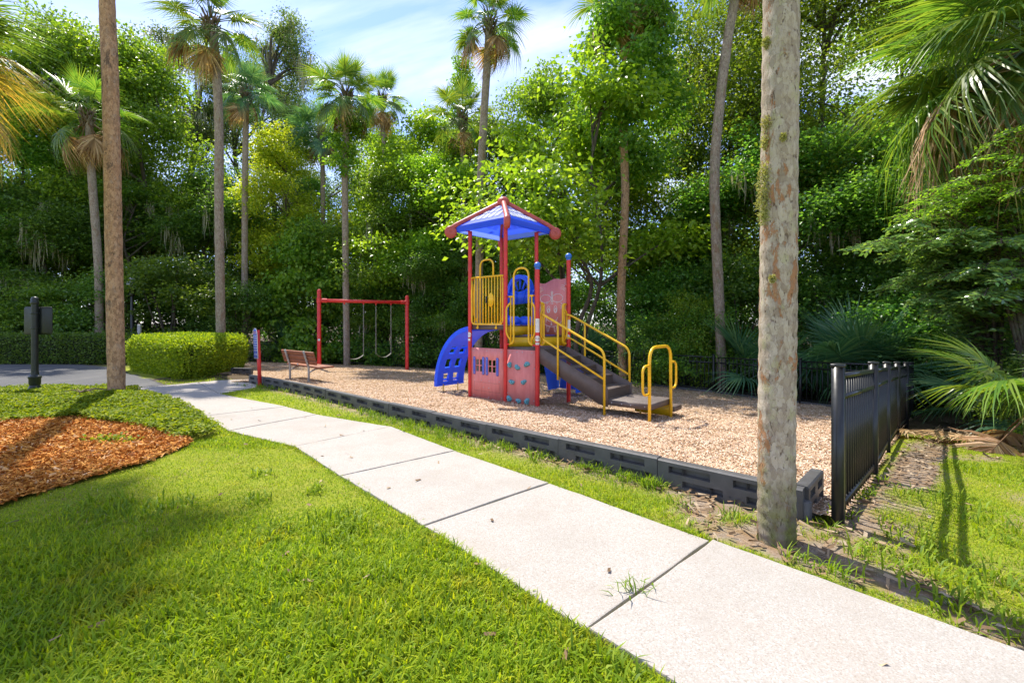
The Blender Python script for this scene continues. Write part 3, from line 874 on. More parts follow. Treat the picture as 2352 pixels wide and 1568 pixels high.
bolts([(ab(t_), PANEL_Y - 0.010, z) for t_, z in ((0.12, 1.06), (0.5, 1.07), (0.9, 1.06), (0.12, 0.05), (0.55, 0.04), (0.9, 0.06), (0.14, 0.4), (0.34, 0.4), (0.56, 0.4), (0.84, 0.41), (0.4, 0.25), (0.55, 0.25))], 0.011, o)
mb = MB()       # engraved shelf outline
for (xa, xb, za, zb) in ((0.13, 0.86, 0.36, 0.363), (0.13, 0.86, 0.165, 0.168), (0.13, 0.134, 0.165, 0.36), (0.856, 0.86, 0.165, 0.36)):
    mb.box((ab(xa), PANEL_Y - 0.0115, za), (ab(xb), PANEL_Y - 0.0095, zb))
mb.build('engraved_outline', 'brown_vinyl', o)['kind'] = 'stuff'
# climbing wall
BCW = C_[0] - B[0]
def bc(t_): return B[0] + t_ * BCW
o = plate_with_windows(B[0] + RP + 0.010, C_[0] - RP - 0.012, -0.16, 1.13, PANEL_Y - 0.010, PANEL_Y + 0.010, []).build('climbing_wall', 'pink_panel', play)
bolts([(bc(t_), PANEL_Y - 0.010, z) for t_, z in ((0.14, 1.08), (0.38, 1.08), (0.55, 1.08), (0.84, 1.08), (0.08, 0.78), (0.92, 0.76), (0.08, 0.2), (0.9, 0.1))], 0.012, o)
rr = np.random.default_rng(5)
for (t_, z, s) in ((0.15, 0.80, 1.0), (0.40, 0.76, 1.05), (0.70, 0.84, 1.1), (0.22, 0.44, 1.05), (0.60, 0.465, 1.05), (0.14, 0.08, 1.1), (0.44, 0.06, 1.0), (0.70, 0.075, 1.15)):
    k = MB(); nph, nth = 12, 6
    a = np.linspace(0, 2 * np.pi, nph, endpoint=False); lob = 1 + 0.22 * np.sin(a * 2 + rr.uniform(0, 6)) + 0.14 * np.sin(a * 3 + rr.uniform(0, 6))
    V = []
    for j in range(nth):
        f = j / (nth - 1); rad = 0.062 * s * math.cos(f * 1.45) ** 0.6; d = 0.055 * s * math.sin(f * 1.5)
        for q in range(nph): V.append((bc(t_) + rad * lob[q] * math.cos(a[q]), PANEL_Y - 0.010 - d, z + 0.85 * rad * lob[q] * math.sin(a[q])))
    V.append((bc(t_), PANEL_Y - 0.012 - 0.055 * s, z)); ii = np.arange(nth - 1)[:, None] * nph; jj = np.arange(nph)[None]; j2 = (jj + 1) % nph
    F4 = np.stack([ii + jj, ii + nph + jj, ii + nph + j2, ii + j2], -1).reshape(-1, 4)
    F3 = np.stack([(nth - 1) * nph + np.arange(nph), np.full(nph, nth * nph), (nth - 1) * nph + (np.arange(nph) + 1) % nph], -1)
    k.add(V, [F4, F3]); hold = k.build('climbing_hold', 'teal_hold', o, smooth=True)
    hb = MB()
    for dx in (-0.022, 0.026):
        hb.lathe([(1e-4, 0.004), (0.010, 0.002), (0.011, -0.01)], sides=8, M=Matrix.Translation((bc(t_) + dx * s, PANEL_Y - 0.012 - 0.052 * s, z + dx * 0.3)) @ Matrix.Rotation(R(90), 4, 'X'))
    hb.build('bolt_holes', 'dark_hole', hold, smooth=True)['kind'] = 'stuff'

# roof
RH, RZ0, RZ1 = 0.775, 3.79, 4.47
roof = bpy.data.objects.new('roof', None); COL.objects.link(roof); roof.parent = play
apex = arr(0, 0, RZ1)
cor = [arr(-RH, -RH, RZ0 + 0.11), arr(RH, -RH, RZ0 + 0.11), arr(RH, RH, RZ0 + 0.11), arr(-RH, RH, RZ0 + 0.11)]
for k in range(4):
    a_, b_ = cor[k], cor[(k + 1) % 4]
    mb = MB()
    n_ = unit(np.cross(b_ - a_, apex - a_)); th_ = 0.012
    V = np.array([a_, b_, apex, a_ - n_ * th_, b_ - n_ * th_, apex - n_ * th_])
    mb.add(V, [np.array([[0, 1, 2], [3, 5, 4]])])
    # fascia and inward lip
    dn = arr(0, 0, -0.13); inn = unit(-(a_ + b_) * arr(1, 1, 0)) * 0.05
    def strip(p, q, r_, s_): mb.add([p, q, r_, s_], np.array([[0, 1, 2, 3]]))
    strip(a_ + dn, b_ + dn, b_, a_); strip(a_ + dn + inn, b_ + dn + inn, b_ + dn, a_ + dn)
    pn = mb.build('roof_panel', 'roof_blue', roof)
    # louvre slots: seven columns of short bars per face, slot light put into their pale colour
    ex = unit(b_ - a_); mid = (a_ + b_) / 2; up_ = apex - mid; W = np.linalg.norm(b_ - a_) / 2
    sb = MB()
    for c_ in range(-3, 4):
        xc = c_ * 0.185
        top = 1 - (abs(xc) + 0.10) / W
        for q in range(16):
            f = 0.19 + q * 0.050
            if f > min(top, 0.80) : break
            if q in (5, 10): continue
            p = mid + ex * xc + up_ * f
            hw = 0.074
            tl = up_ / np.linalg.norm(up_) * 0.0125
            P_ = [p - ex * hw - tl, p + ex * hw - tl, p + ex * hw + tl, p - ex * hw + tl]
            P_ = [v + n_ * 0.012 for v in P_] + [v - n_ * 0.002 for v in P_]
            sb.add(P_, np.array([[0, 1, 2, 3], [0, 4, 5, 1], [2, 6, 7, 3], [1, 5, 6, 2], [0, 3, 7, 4]]))
    so = sb.build('louvre_slots', 'roof_slot_bright', pn); so['kind'] = 'stuff'
for k in range(4):
    c_ = cor[k]; out_ = unit(c_ * arr(1, 1, 0))
    dirv = unit(c_ - apex)
    P_ = [apex + arr(0, 0, 0.03), apex + dirv * 0.3 + arr(0, 0, 0.03), c_ + dirv * 0.02 + arr(0, 0, 0.03), c_ + out_ * 0.14 + arr(0, 0, -0.075), c_ + out_ * 0.165 + arr(0, 0, -0.15)]
    mb = MB(); mb.tube(round_path(P_, 0.12), 0.06, 12)
    rdg = mb.build('ridge_tube', 'faded_red', roof, smooth=True)
    # scrolled end
    e_ = c_ + out_ * 0.115 + arr(0, 0, -0.125)
    tang = np.cross(out_, arr(0, 0, 1))
    Mx = Matrix((Vector(tang), Vector((0, 0, 1)), Vector(unit(np.cross(tang, arr(0, 0, 1)))))).transposed().to_4x4()
    Mx = Matrix.Translation(Vector(e_)) @ Vector(tang).to_track_quat('Z', 'Y').to_matrix().to_4x4()
    mb = MB(); rr_ = 0.145; hw = 0.062
    mb.lathe([(1e-4, -hw + 0.012), (0.03, -hw + 0.012), (0.034, -hw), (rr_ - 0.03, -hw), (rr_ - 0.008, -hw + 0.02), (rr_, 0), (rr_ - 0.008, hw - 0.02), (rr_ - 0.03, hw), (0.034, hw), (0.03, hw - 0.012), (1e-4, hw - 0.012)], sides=24, M=Mx)
    mb.build('ridge_scroll', 'faded_red', rdg, auto=50)
mb = MB(); a = np.linspace(-0.9, math.pi / 2, 12); rr_ = 0.145
mb.lathe([(max(1e-4, rr_ * math.cos(q)), rr_ * math.sin(q) * 0.9) for q in a], tuple(apex + arr(0, 0, 0.01)), 24)
mb.build('roof_finial', 'faded_red', roof, smooth=True)
for (x, y) in (A, B, E_, D_):
    mb = MB(); d = unit(arr(x, y)); p = arr(x, y, 3.80)
    mb.tube([p, p + arr(d[0] * 0.2, d[1] * 0.2, 0.02)], 0.016, 8); mb.build('roof_bracket', 'red_paint', roof, smooth=True)

def bend(name, pts, rad, r_=0.016, parent=play, mat='yellow_paint', sides=10):
    mb = MB(); mb.tube(round_path(pts, rad, 6), r_, sides); return mb.build(name, mat, parent, smooth=True)
def clamp(x, y, z, parent, ax=(1, 0)):
    mb = MB(); mb.tube([(x, y, z), (x + ax[0] * 0.07, y + ax[1] * 0.07, z)], 0.02, 10); return mb.build('clamp', 'red_paint', parent, smooth=True)

# railing with an arched handle over the playhouse panel
rail = bpy.data.objects.new('barrier_railing', None); COL.objects.link(rail); rail.parent = play
yb = -h
bend('rail_frame', [(ab(0.055), yb, 2.72), (ab(0.055), yb, 1.665), (ab(0.93), yb, 1.665), (ab(0.93), yb, 2.72)], 0.10, 0.021, rail)
bend('top_rail', [(ab(0.04), yb, 2.72), (ab(0.945), yb, 2.72)], 0.01, 0.021, rail)
bend('arch', [(ab(0.30), yb - 0.002, 2.70), (ab(0.30), yb - 0.002, 3.10), (ab(0.67), yb - 0.002, 3.10), (ab(0.67), yb - 0.002, 2.70)], 0.17, 0.021, rail)
for i in range(10):
    t_ = 0.135 + i * 0.0815
    mb = MB(); mb.tube([(ab(t_), yb, 1.665), (ab(t_), yb, 2.72)], 0.0165, 8); mb.build('bar', 'yellow_paint', rail, smooth=True)
for s_ in (1, -1):      # curved inner hand loops
    x0 = ab(0.10) if s_ > 0 else ab(0.90)
    bend('hand_loop', [(x0, yb + 0.035, 2.56), (x0 - s_ * 0.035, yb + 0.05, 2.40), (x0 - s_ * 0.035, yb + 0.05, 1.85), (x0 + s_ * 0.10, yb + 0.04, 1.70)], 0.09, 0.018, rail)
for t_ in (0.23, 0.75):
    mb = MB(); mb.lathe([(1e-4, -0.012), (0.028, -0.012), (0.032, 0), (0.028, 0.012), (1e-4, 0.012)], sides=14, M=Matrix.Translation((ab(t_), yb - 0.01, 1.585)) @ Matrix.Rotation(R(90), 4, 'X'))
    mb.tube([(ab(t_), yb, 1.665), (ab(t_), yb - 0.005, 1.60)], 0.013, 8); mb.build('foot_bracket', 'yellow_paint', rail, smooth=True)
mb = MB(); mb.lathe([(1e-4, 0.055), (0.06, 0.045), (0.10, 0.015), (0.105, 0)], sides=20, M=Matrix.Translation((ab(0.62), yb - 0.015, 2.20)) @ Matrix.Rotation(R(90), 4, 'X') @ Matrix.Diagonal((0.75, 1.5, 1, 1)))
disc = mb.build('bubble_disc', 'yellow_paint', rail, smooth=True)
mb = MB(); mb.box((ab(0.475), yb - 0.035, 2.13), (ab(0.515), yb - 0.015, 2.28), 0.006); mb.build('latch_plate', 'ink', rail)
for z in (2.68, 1.70):
    clamp(A[0] + 0.02, yb, z, rail); clamp(B[0] - 0.02, yb, z, rail, (-1, 0))

# arched gate railing over the climbing wall
rail2 = bpy.data.objects.new('arched_railing', None); COL.objects.link(rail2); rail2.parent = play
bend('arch', [(bc(0.14), yb, 1.235), (bc(0.265), yb, 1.29), (bc(0.265), yb, 2.84), (bc(0.735), yb, 2.84), (bc(0.735), yb, 1.29), (bc(0.86), yb, 1.235)], 0.20, 0.022, rail2)
for s_, t0 in ((1, 0.0), (-1, 1.0)):
    q = lambda f: bc(t0 + s_ * f)
    bend('top_rail', [(q(0.07), yb, 2.25), (q(0.265), yb, 2.25)], 0.01, 0.02, rail2)
    bend('hand_loop', [(q(0.17), yb - 0.01, 2.12), (q(0.055), yb - 0.03, 2.02), (q(0.055), yb - 0.03, 1.46), (q(0.17), yb - 0.01, 1.33)], 0.09, 0.02, rail2)
    mb = MB(); mb.tube([(q(0.17), yb, 1.24), (q(0.17), yb, 2.25)], 0.017, 8); mb.build('bar', 'yellow_paint', rail2, smooth=True)
    for z in (2.25, 1.235): clamp(q(0.04), yb, z, rail2, (s_, 0))

# hand loops at the head of the stairs
XS = C_[0] + 0.01
for s_, y0 in ((1, C_[1]), (-1, F_[1])):
    lp = bpy.data.objects.new('stair_hand_loop', None); COL.objects.link(lp); lp.parent = play
    q = lambda f: y0 + s_ * f
    bend('loop', [(XS, q(0.07), 2.10), (XS, q(0.20), 2.10), (XS, q(0.20), 1.24), (XS, q(0.07), 1.24)], 0.09, 0.022, lp)
    mb = MB(); mb.tube([(XS, q(0.13), 1.25), (XS, q(0.13), 2.09)], 0.017, 8); mb.build('bar', 'yellow_paint', lp, smooth=True)
    bend('inner_loop', [(XS + 0.02, q(0.14), 1.98), (XS + 0.02, q(0.07), 1.9), (XS + 0.02, q(0.07), 1.42), (XS + 0.02, q(0.14), 1.34)], 0.07, 0.018, lp)
    for z in (2.10, 1.24): clamp(XS, q(0.03), z, lp, (0, s_))

# clock panel between the two back posts
YP = h
xa, xb = E_[0] + RP + 0.01, F_[0] - RP - 0.01
wv = [(xa + (xb - xa) * t_, 2.61 + 0.10 * t_ ** 1.6 + 0.028 * math.sin(t_ * 9.2 + 2.6)) for t_ in np.linspace(0, 1, 19)]
mb = MB(); mb.prism([(xa, 1.42), (xb, 1.42)] + wv[::-1], lambda p, y: (p[0], y, p[1]), YP - 0.01, YP + 0.01)
cl = mb.build('clock_panel', 'pink_panel', play)
def fx(f): return xa + (xb - xa) * f
def fz(f): return 1.42 + 1.20 * f
def line(pts, w=0.006, n=6, closed=False):
    P_ = [np.array([fx(p[0]), YP - 0.0125, fz(p[1])]) for p in pts]
    if closed: P_.append(P_[0])
    q = smooth_path(P_, n) if len(P_) > 2 else np.array(P_)
    m = MB(); m.tube(q, w, 6); return m
def face_line(pts, w=0.0055, n=6, closed=False): line(pts, w, n, closed).build('engraved_line', 'white_decal', cl, smooth=True)
def ell(cx, cy, rx, ry, a0=0, a1=6.2832, n=18): return [(cx + rx * math.cos(q), cy + ry * math.sin(q)) for q in np.linspace(a0, a1, n)]
face_line(ell(0.50, 0.42, 0.44, 0.265, -3.9, 0.76, 26), n=2)
face_line(ell(0.28, 0.685, 0.19, 0.075), n=2); face_line(ell(0.70, 0.69, 0.19, 0.075), n=2)
face_line([(0.49, 0.62), (0.49, 0.70), (0.50, 0.79)]); face_line([(0.51, 0.62), (0.53, 0.70), (0.51, 0.79)]); face_line(ell(0.505, 0.80, 0.03, 0.02), n=2)
for sx in (0.38, 0.63):
    face_line(ell(sx, 0.48, 0.055, 0.065), n=2); face_line(ell(sx + 0.005, 0.46, 0.028, 0.042), 0.009, n=2)
face_line(ell(0.5, 0.36, 0.22, 0.11, 3.3, 6.1, 14), n=2)
for k in range(3):
    face_line(ell(0.18 + k * 0.02, 0.84 - k * 0.03, 0.17, 0.07, 1.7, 2.9, 8), 0.004, n=2); face_line(ell(0.82 - k * 0.02, 0.86 - k * 0.03, 0.17, 0.07, 0.25, 1.45, 8), 0.004, n=2)
for sx in (0.36, 0.62): face_line([(sx - 0.04, 0.165), (sx - 0.02, 0.07), (sx + 0.02, 0.07), (sx + 0.05, 0.165)], 0.005)
for txt, x, z in (('1', 0.305, 0.60), ('1', 0.355, 0.60), ('1', 0.475, 0.605), ('2', 0.525, 0.605), ('1', 0.68, 0.60), ('1', 0.16, 0.52), ('0', 0.21, 0.52), ('2', 0.83, 0.52), ('7', 0.30, 0.26), ('6', 0.49, 0.205), ('5', 0.67, 0.25)):
    me = text_mesh(txt, 0.10, 'white_decal'); link('numeral', me, cl, loc=(fx(x), YP - 0.0135, fz(z)), rot=(R(90), 0, 0))
bolts([(fx(0.96), YP - 0.010, fz(f)) for f in (0.06, 0.5, 0.95)] + [(fx(0.03), YP - 0.01, fz(f)) for f in (0.06, 0.5, 0.92)], 0.012, cl)
for z in (2.5, 1.5): clamp(F_[0] - 0.02, YP, z, cl, (-1, 0))

# curved climber on the far left side
clm = bpy.data.objects.new('curved_climber', None); COL.objects.link(clm); clm.parent = play
def arc(t_, y, off=0.0):
    a = t_ * math.pi / 2
    return np.array([-h - 0.03 - (1.27 + off) * math.sin(a) ** 1.0, y, 0.10 + (1.44 + off) * math.cos(a)])
nv, nw = 33, 21
holes = []
for (t0, t1) in ((0.50, 0.61), (0.68, 0.79), (0.86, 0.955)):
    holes += [(t0, t1, -0.26, -0.07), (t0, t1, 0.07, 0.26)]
ts = sorted({*np.round(np.linspace(0, 1, nv), 4), *[q for hh in holes for q in hh[:2]]}); ys = sorted({*np.round(np.linspace(-0.46, 0.46, nw), 4), *[q for hh in holes for q in hh[2:]]})
V = []; Q = []; nt, nyy = len(ts), len(ys)
for off in (0.03, -0.03):
    for t_ in ts:
        for y in ys:
            edge = 0.045 if abs(y) > 0.39 else 0.0
            ridge = 0.02 * (math.sin(t_ * 70) > 0.2) * (abs(y) < 0.36)
            V.append(arc(t_, y, off + (edge + ridge if off > 0 else 0)))
def solid(i, j):
    if not (0 <= i < nt - 1 and 0 <= j < nyy - 1): return False
    tc, yc = (ts[i] + ts[i + 1]) / 2, (ys[j] + ys[j + 1]) / 2
    return not any(hh[0] < tc < hh[1] and hh[2] < yc < hh[3] for hh in holes)
o2 = nt * nyy
for i in range(nt - 1):
    for j in range(nyy - 1):
        if not solid(i, j): continue
        a, b, c_, d = i * nyy + j, i * nyy + j + 1, (i + 1) * nyy + j + 1, (i + 1) * nyy + j
        Q.append((a, b, c_, d)); Q.append((a + o2, d + o2, c_ + o2, b + o2))
        if not solid(i - 1, j): Q.append((a, a + o2, b + o2, b))
        if not solid(i + 1, j): Q.append((d, c_, c_ + o2, d + o2))
        if not solid(i, j - 1): Q.append((a, d, d + o2, a + o2))
        if not solid(i, j + 1): Q.append((b, b + o2, c_ + o2, c_))
mb = MB(); mb.add(V, np.array(Q)); mb.build('climbing_shell', 'blue_plastic', clm, auto=35)
for t_ in np.linspace(0.06, 0.94, 8):
    mb = MB(); P_ = [arc(t_, y, 0.055) for y in np.linspace(-0.37, 0.37, 5)]
    mb.tube(P_, 0.022, 8); mb.build('rung', 'blue_plastic', clm, smooth=True)
for y in (-0.25, 0.25):
    mb = MB(); mb.tube([(-h - 1.27, y, 0.14), (-h - 1.27, y, -0.2)], 0.014, 8); mb.build('ground_leg', 'yellow_paint', clm, smooth=True)

# slide on the far side, with its hooded entrance
sl = bpy.data.objects.new('slide', None); COL.objects.link(sl); sl.parent = play
cl_x = lambda s_: 0.0 + 0.42 * s_ ** 1.6
def slide_z(s_): return 1.62 - 1.34 * (s_ * s_ * (3 - 2 * s_)) if s_ < 0.86 else 0.36 - 0.07 * (s_ - 0.86) / 0.14
prof = [(-0.40, 0.25), (-0.415, 0.27), (-0.43, 0.25), (-0.36, 0.06), (-0.26, 0.0), (0.0, -0.012), (0.26, 0.0), (0.36, 0.06), (0.43, 0.25), (0.415, 0.27), (0.40, 0.25)]
prof = [(-0.445, 0.235), (-0.43, 0.262), (-0.405, 0.262), (-0.37, 0.10), (-0.30, 0.02), (-0.15, 0.0), (0.15, 0.0), (0.30, 0.02), (0.37, 0.10), (0.405, 0.262), (0.43, 0.262), (0.445, 0.235)]
und = [(x * 1.02, z - 0.035) for x, z in prof]
ns = 26; V = []
for side in (prof, und):
    for i in range(ns):
        s_ = i / (ns - 1); yy = h + 0.02 + 1.78 * s_
        for (x, z) in side: V.append((cl_x(s_) + x, yy, slide_z(s_) + z))
m_ = len(prof); Q = []; o2 = ns * m_
for i in range(ns - 1):
    for j in range(m_ - 1):
        a, b, c_, d = i * m_ + j, i * m_ + j + 1, (i + 1) * m_ + j + 1, (i + 1) * m_ + j
        Q.append((a, b, c_, d)); Q.append((a + o2, d + o2, c_ + o2, b + o2))
    for j in (0, m_ - 1):
        a, d = i * m_ + j, (i + 1) * m_ + j; Q.append((a, d, d + o2, a + o2) if j == 0 else (a, a + o2, d + o2, d))
for j in range(m_ - 1):
    for i in (0, ns - 1):
        a, b = i * m_ + j, i * m_ + j + 1; Q.append((a, a + o2, b + o2, b) if i == 0 else (a, b, b + o2, a + o2))
mb = MB(); mb.add(V, np.array(Q)); mb.build('chute', 'blue_plastic', sl, auto=40)
# ribbed skirt under the exit
mb = MB(); V = []
for k, z in enumerate((0.42, 0.02)):
    for i in range(13):
        f = i / 12; x = cl_x(1) - 0.42 + 0.84 * f; V.append((x, h + 0.02 + 1.70 + 0.02 * (i % 2) + 0.10 * (1 - k), slide_z(1) + 0.1 * (abs(f - 0.5) > 0.4) if k == 0 else -0.06))
Q = [(i, i + 1, 13 + i + 1, 13 + i) for i in range(12)]
mb.add(V, np.array(Q))
for sx in (-1, 1):
    x = cl_x(1) + sx * 0.425; y1 = h + 1.72
    mb.add([(x, y1, -0.06), (x - 0.16 * sx * 0, y1 - 0.5, -0.06), (cl_x(0.72) + sx * 0.425, y1 - 0.5, slide_z(0.72) + 0.2), (x, y1, slide_z(1) + 0.24)], np.array([[0, 1, 2, 3]]))
mb.build('exit_skirt', 'blue_plastic', sl)
# hood: arched rib panel with cut-outs plus side posts
hd = bpy.data.objects.new('slide_hood', None); COL.objects.link(hd); hd.parent = play
yh = h + 0.03
for (nm, r0, r1, z0) in (('hood_arch', 0.30, 0.375, 2.42),):
    mb = MB(); pts = [(r1 * math.cos(q), z0 + r1 * math.sin(q) * 1.15) for q in np.linspace(0, math.pi, 17)]; pin = [(r0 * math.cos(q), z0 + r0 * math.sin(q) * 1.12) for q in np.linspace(math.pi, 0, 17)]
    mb.prism(pts + pin, lambda p, y: (p[0], y, p[1]), yh - 0.03, yh + 0.12); mb.build(nm, 'blue_plastic', hd, auto=40)
for q in np.linspace(0.35, math.pi - 0.35, 5):
    mb = MB(); mb.tube([(0.12 * math.cos(q), yh + 0.03, 2.40 + 0.10 * math.sin(q)), (0.31 * math.cos(q), yh + 0.03, 2.42 + 0.345 * math.sin(q))], 0.028, 6); mb.build('hood_rib', 'blue_plastic', hd, smooth=True)
mb = MB(); mb.prism([(-0.47, 2.12), (0.47, 2.18), (0.47, 2.46), (0.30, 2.50), (0.0, 2.44), (-0.30, 2.48), (-0.47, 2.44)], lambda p, y: (p[0], y, p[1]), yh, yh + 0.07); mb.build('hood_band', 'blue_plastic', hd)
for q in (-0.3, -0.1, 0.1, 0.3):
    mb = MB(); mb.tube([(q, yh - 0.01, 2.16), (q * 1.35 + 0.05, yh - 0.01, 2.44)], 0.022, 6); mb.build('hood_rib', 'blue_plastic', hd, smooth=True)
for sx in (-1, 1):
    mb = MB(); mb.box((sx * 0.40, yh, 1.60), (sx * 0.475, yh + 0.08, 2.45), 0.015); mb.build('hood_side', 'blue_plastic', hd)
    mb = MB(); mb.prism([(sx * 0.16, 1.62), (sx * 0.42, 1.62), (sx * 0.42, 1.84)] + [(sx * (0.16 + 0.26 * math.cos(q)), 1.62 + 0.23 * math.sin(q)) for q in np.linspace(1.2, math.pi / 1.15, 6)], lambda p, y: (p[0], y, p[1]), yh - 0.01, yh + 0.05); mb.build('entry_wing', 'blue_plastic', hd)

# stairs
st = bpy.data.objects.new('stairs', None); COL.objects.link(st); st.parent = play
YA, YB = -0.53, 0.41
NR = 5; ZT, ZB = 1.18, 0.31; rise = (ZT - ZB) / NR; X0 = C_[0] + 0.02; run = 0.375
X1 = X0 + run * (NR - 1) + 0.06
for k in range(NR - 1):
    zt = ZT - rise * (k + 1); x = X0 + 0.04 + run * k
    mb = MB(); mb.box((x, YA + 0.012, zt - 0.03), (x + run, YB - 0.012, zt), 0.004); mb.build('tread', 'perforated_steel' if k > 20 else 'brown_vinyl', st)
    mb = MB(); mb.add([(x, YA + 0.015, zt), (x, YB - 0.015, zt), (x, YB - 0.015, zt + rise - 0.03), (x, YA + 0.015, zt + rise - 0.03)], np.array([[0, 1, 2, 3]])); mb.build('riser', 'perforated_steel', st)
x = X0 + 0.04 + run * (NR - 1)
mb = MB(); mb.add([(x, YA + 0.015, ZB), (x, YB - 0.015, ZB), (x, YB - 0.015, ZB + rise - 0.03), (x, YA + 0.015, ZB + rise - 0.03)], np.array([[0, 1, 2, 3]])); mb.build('riser', 'perforated_steel', st)
for y in (YA, YB):
    sg = -1 if y < 0 else 1
    pts = [(X0 - 0.03, ZT - 0.01), (X0 + 0.10, ZT - 0.01), (x + 0.03, ZB + rise + 0.03), (x + 0.03, ZB - 0.14), (x - 0.16, ZB - 0.10), (X0 - 0.03, ZT - 0.27)]
    mb = MB(); mb.prism(pts, lambda p, q: (p[0], q, p[1]), y, y + sg * 0.008); mb.build('stringer', 'brown_vinyl', st)
XE = x + 0.83
mb = MB(); mb.box((x + 0.01, YA, ZB - 0.012), (XE, YB, ZB), 0.003)
pf = mb.build('platform', 'brown_vinyl', st)
mb = MB()       # rows of punched dimples on the platform top
for i in range(26):
    for j in range(28):
        xx = x + 0.05 + i * 0.0305; yy = YA + 0.045 + j * 0.0305 + (i % 2) * 0.015
        mb.lathe([(1e-4, 0.0015), (0.008, 0.0015), (0.010, 0.0)], (xx, yy, ZB), 5)
mb.build('tread_dimples', 'dimple_grey', pf)['kind'] = 'stuff'
mb = MB(); mb.box((x + 0.01, YA - 0.004, ZB - 0.10), (XE, YA + 0.004, ZB - 0.001)); mb.box((XE - 0.004, YA, ZB - 0.10), (XE + 0.004, YB, ZB - 0.001)); mb.box((x + 0.01, YB - 0.004, ZB - 0.10), (XE, YB + 0.004, ZB - 0.001))
mb.build('platform_skirt', 'brown_vinyl', pf)
bolts([(x + f * 0.86, YA - 0.004, ZB - 0.05) for f in (0.12, 0.35, 0.55, 0.85)], 0.012, pf)
mb = MB(); mb.box((x + 0.12, YB - 0.05, -0.02), (XE + 0.03, YB - 0.03, ZB - 0.11)); mb.build('kick_plate', 'yellow_panel', st)
mb = MB(); mb.box((XE - 0.18, YB - 0.02, 0.06), (XE + 0.06, YB + 0.34, 0.15), 0.004); mb.build('lower_step', 'brown_vinyl', st)
# stair rails
for sg, y in ((-1, YA - 0.028), (1, YB + 0.028)):
    yc = C_[1] if sg < 0 else F_[1]
    sr = bpy.data.objects.new('stair_rail', None); COL.objects.link(sr); sr.parent = play
    yi = yc - sg * 0.13
    xp = x - 0.03; zb_ = -0.35
    bend('hand_rail', [(XS + 0.01, yi, 1.88), (XS + 0.16, y, 1.85), (xp, y, 1.18), (xp, y, zb_ if sg < 0 else 0.30)], 0.13, 0.023, sr)
    bend('mid_rail', [(XS + 0.01, yi, 1.38), (XS + 0.16, y, 1.35), (xp, y, 0.67)], 0.05, 0.02, sr)
    xm = XS + 0.50; f = (xm - XS - 0.16) / (xp - XS - 0.16)
    mb = MB(); mb.tube([(xm, y, 1.85 - f * 0.67), (xm, y, 0.58)], 0.02, 8); mb.build('rail_post', 'yellow_paint', sr, smooth=True)
    if sg > 0:
        mb = MB(); mb.tube([(x + 0.25, YB - 0.08, ZB - 0.05), (x + 0.25, YB - 0.08, -0.3)], 0.016, 8); mb.build('platform_leg', 'yellow_paint', sr, smooth=True)
# grab bars at the foot
gb = bpy.data.objects.new('grab_bar', None); COL.objects.link(gb); gb.parent = play
ya, yb2 = YA - 0.10, YB - 0.12
bend('uprights', [(XE + 0.03, ya, -0.35), (XE + 0.03, ya, 1.28), (XE + 0.03, yb2 , 1.28), (XE + 0.03, yb2, -0.35)], 0.26, 0.027, gb)
for s_, y in ((-1, ya), (1, yb2)):
    bend('side_loop', [(XE + 0.03, y, 0.98), (XE + 0.03, y + s_ * 0.26, 0.98), (XE + 0.03, y + s_ * 0.26, 0.50), (XE + 0.03, y, 0.50)], 0.17, 0.021, gb)

# labels on the posts (bent round the tube, towards the path)
def decal(post_xy, parent, z0, z1, mat, az, half=50, shape='rect', name='sticker', rr_=RP + 0.0016):
    n = 14; V = []; Q = []
    if shape == 'rect':
        for z in (z0, z1):
            for i in range(n + 1):
                a = az + R(-half + 2 * half * i / n); V.append((post_xy[0] + rr_ * math.cos(a), post_xy[1] + rr_ * math.sin(a), z))
        Q = [(i, i + 1, n + 2 + i, n + 1 + i) for i in range(n)]; F3 = np.zeros((0, 3), int)
        fl = [np.array(Q)]
    else:
        zc = (z0 + z1) / 2; rad = (z1 - z0) / 2; V.append((post_xy[0] + rr_ * math.cos(az), post_xy[1] + rr_ * math.sin(az), zc)); m = 24
        for ring in (0.5, 1.0):
            for i in range(m):
                q = 2 * math.pi * i / m; a = az + ring * rad * math.cos(q) / rr_; V.append((post_xy[0] + rr_ * math.cos(a), post_xy[1] + rr_ * math.sin(a), zc + ring * rad * math.sin(q)))
        fl = [np.array([(0, 1 + i, 1 + (i + 1) % m) for i in range(m)]), np.array([(1 + i, 1 + m + i, 1 + m + (i + 1) % m, 1 + (i + 1) % m) for i in range(m)])]
    mb = MB(); mb.add(V, fl); return mb.build(name, mat, parent)
def bent_text(txt, size, xy, z, az, parent):
    me = text_mesh(txt, size, 'ink')
    rr_ = RP + 0.0030
    for v in me.vertices:
        a = az + v.co.x / rr_; v.co = (xy[0] + rr_ * math.cos(a), xy[1] + rr_ * math.sin(a), z + v.co.y)
    link('lettering', me, parent)
AZ = -TH * 0 + math.atan2(-math.cos(TH), -math.sin(TH) * 1.0)      # towards the camera in the structure's own axes
pC, pF_, pA = POSTS['C'], POSTS['F'], POSTS['A']
def cam_az(xy): 
    w = play.matrix_basis @ Vector((xy[0], xy[1], 0)); d = -w; d.z = 0; a = math.atan2(d.y, d.x) + TH; return a
a_ = cam_az(C_)
s = decal(C_, pC, 1.50, 1.78, 'white_decal', a_, 62)
for k in range(9): decal(C_, s, 1.53 + k * 0.026, 1.534 + k * 0.026, 'galvanised', a_, 46, name='print_line', rr_=RP + 0.0028)
s = decal(C_, pC, 1.315, 1.435, 'white_decal', a_, shape='disc'); bent_text('2–12', 0.042, C_, 1.375, a_, s)
s = decal(C_, pC, 1.25, 1.295, 'white_decal', a_, 55); bent_text('YEARS', 0.02, C_, 1.272, a_, s)
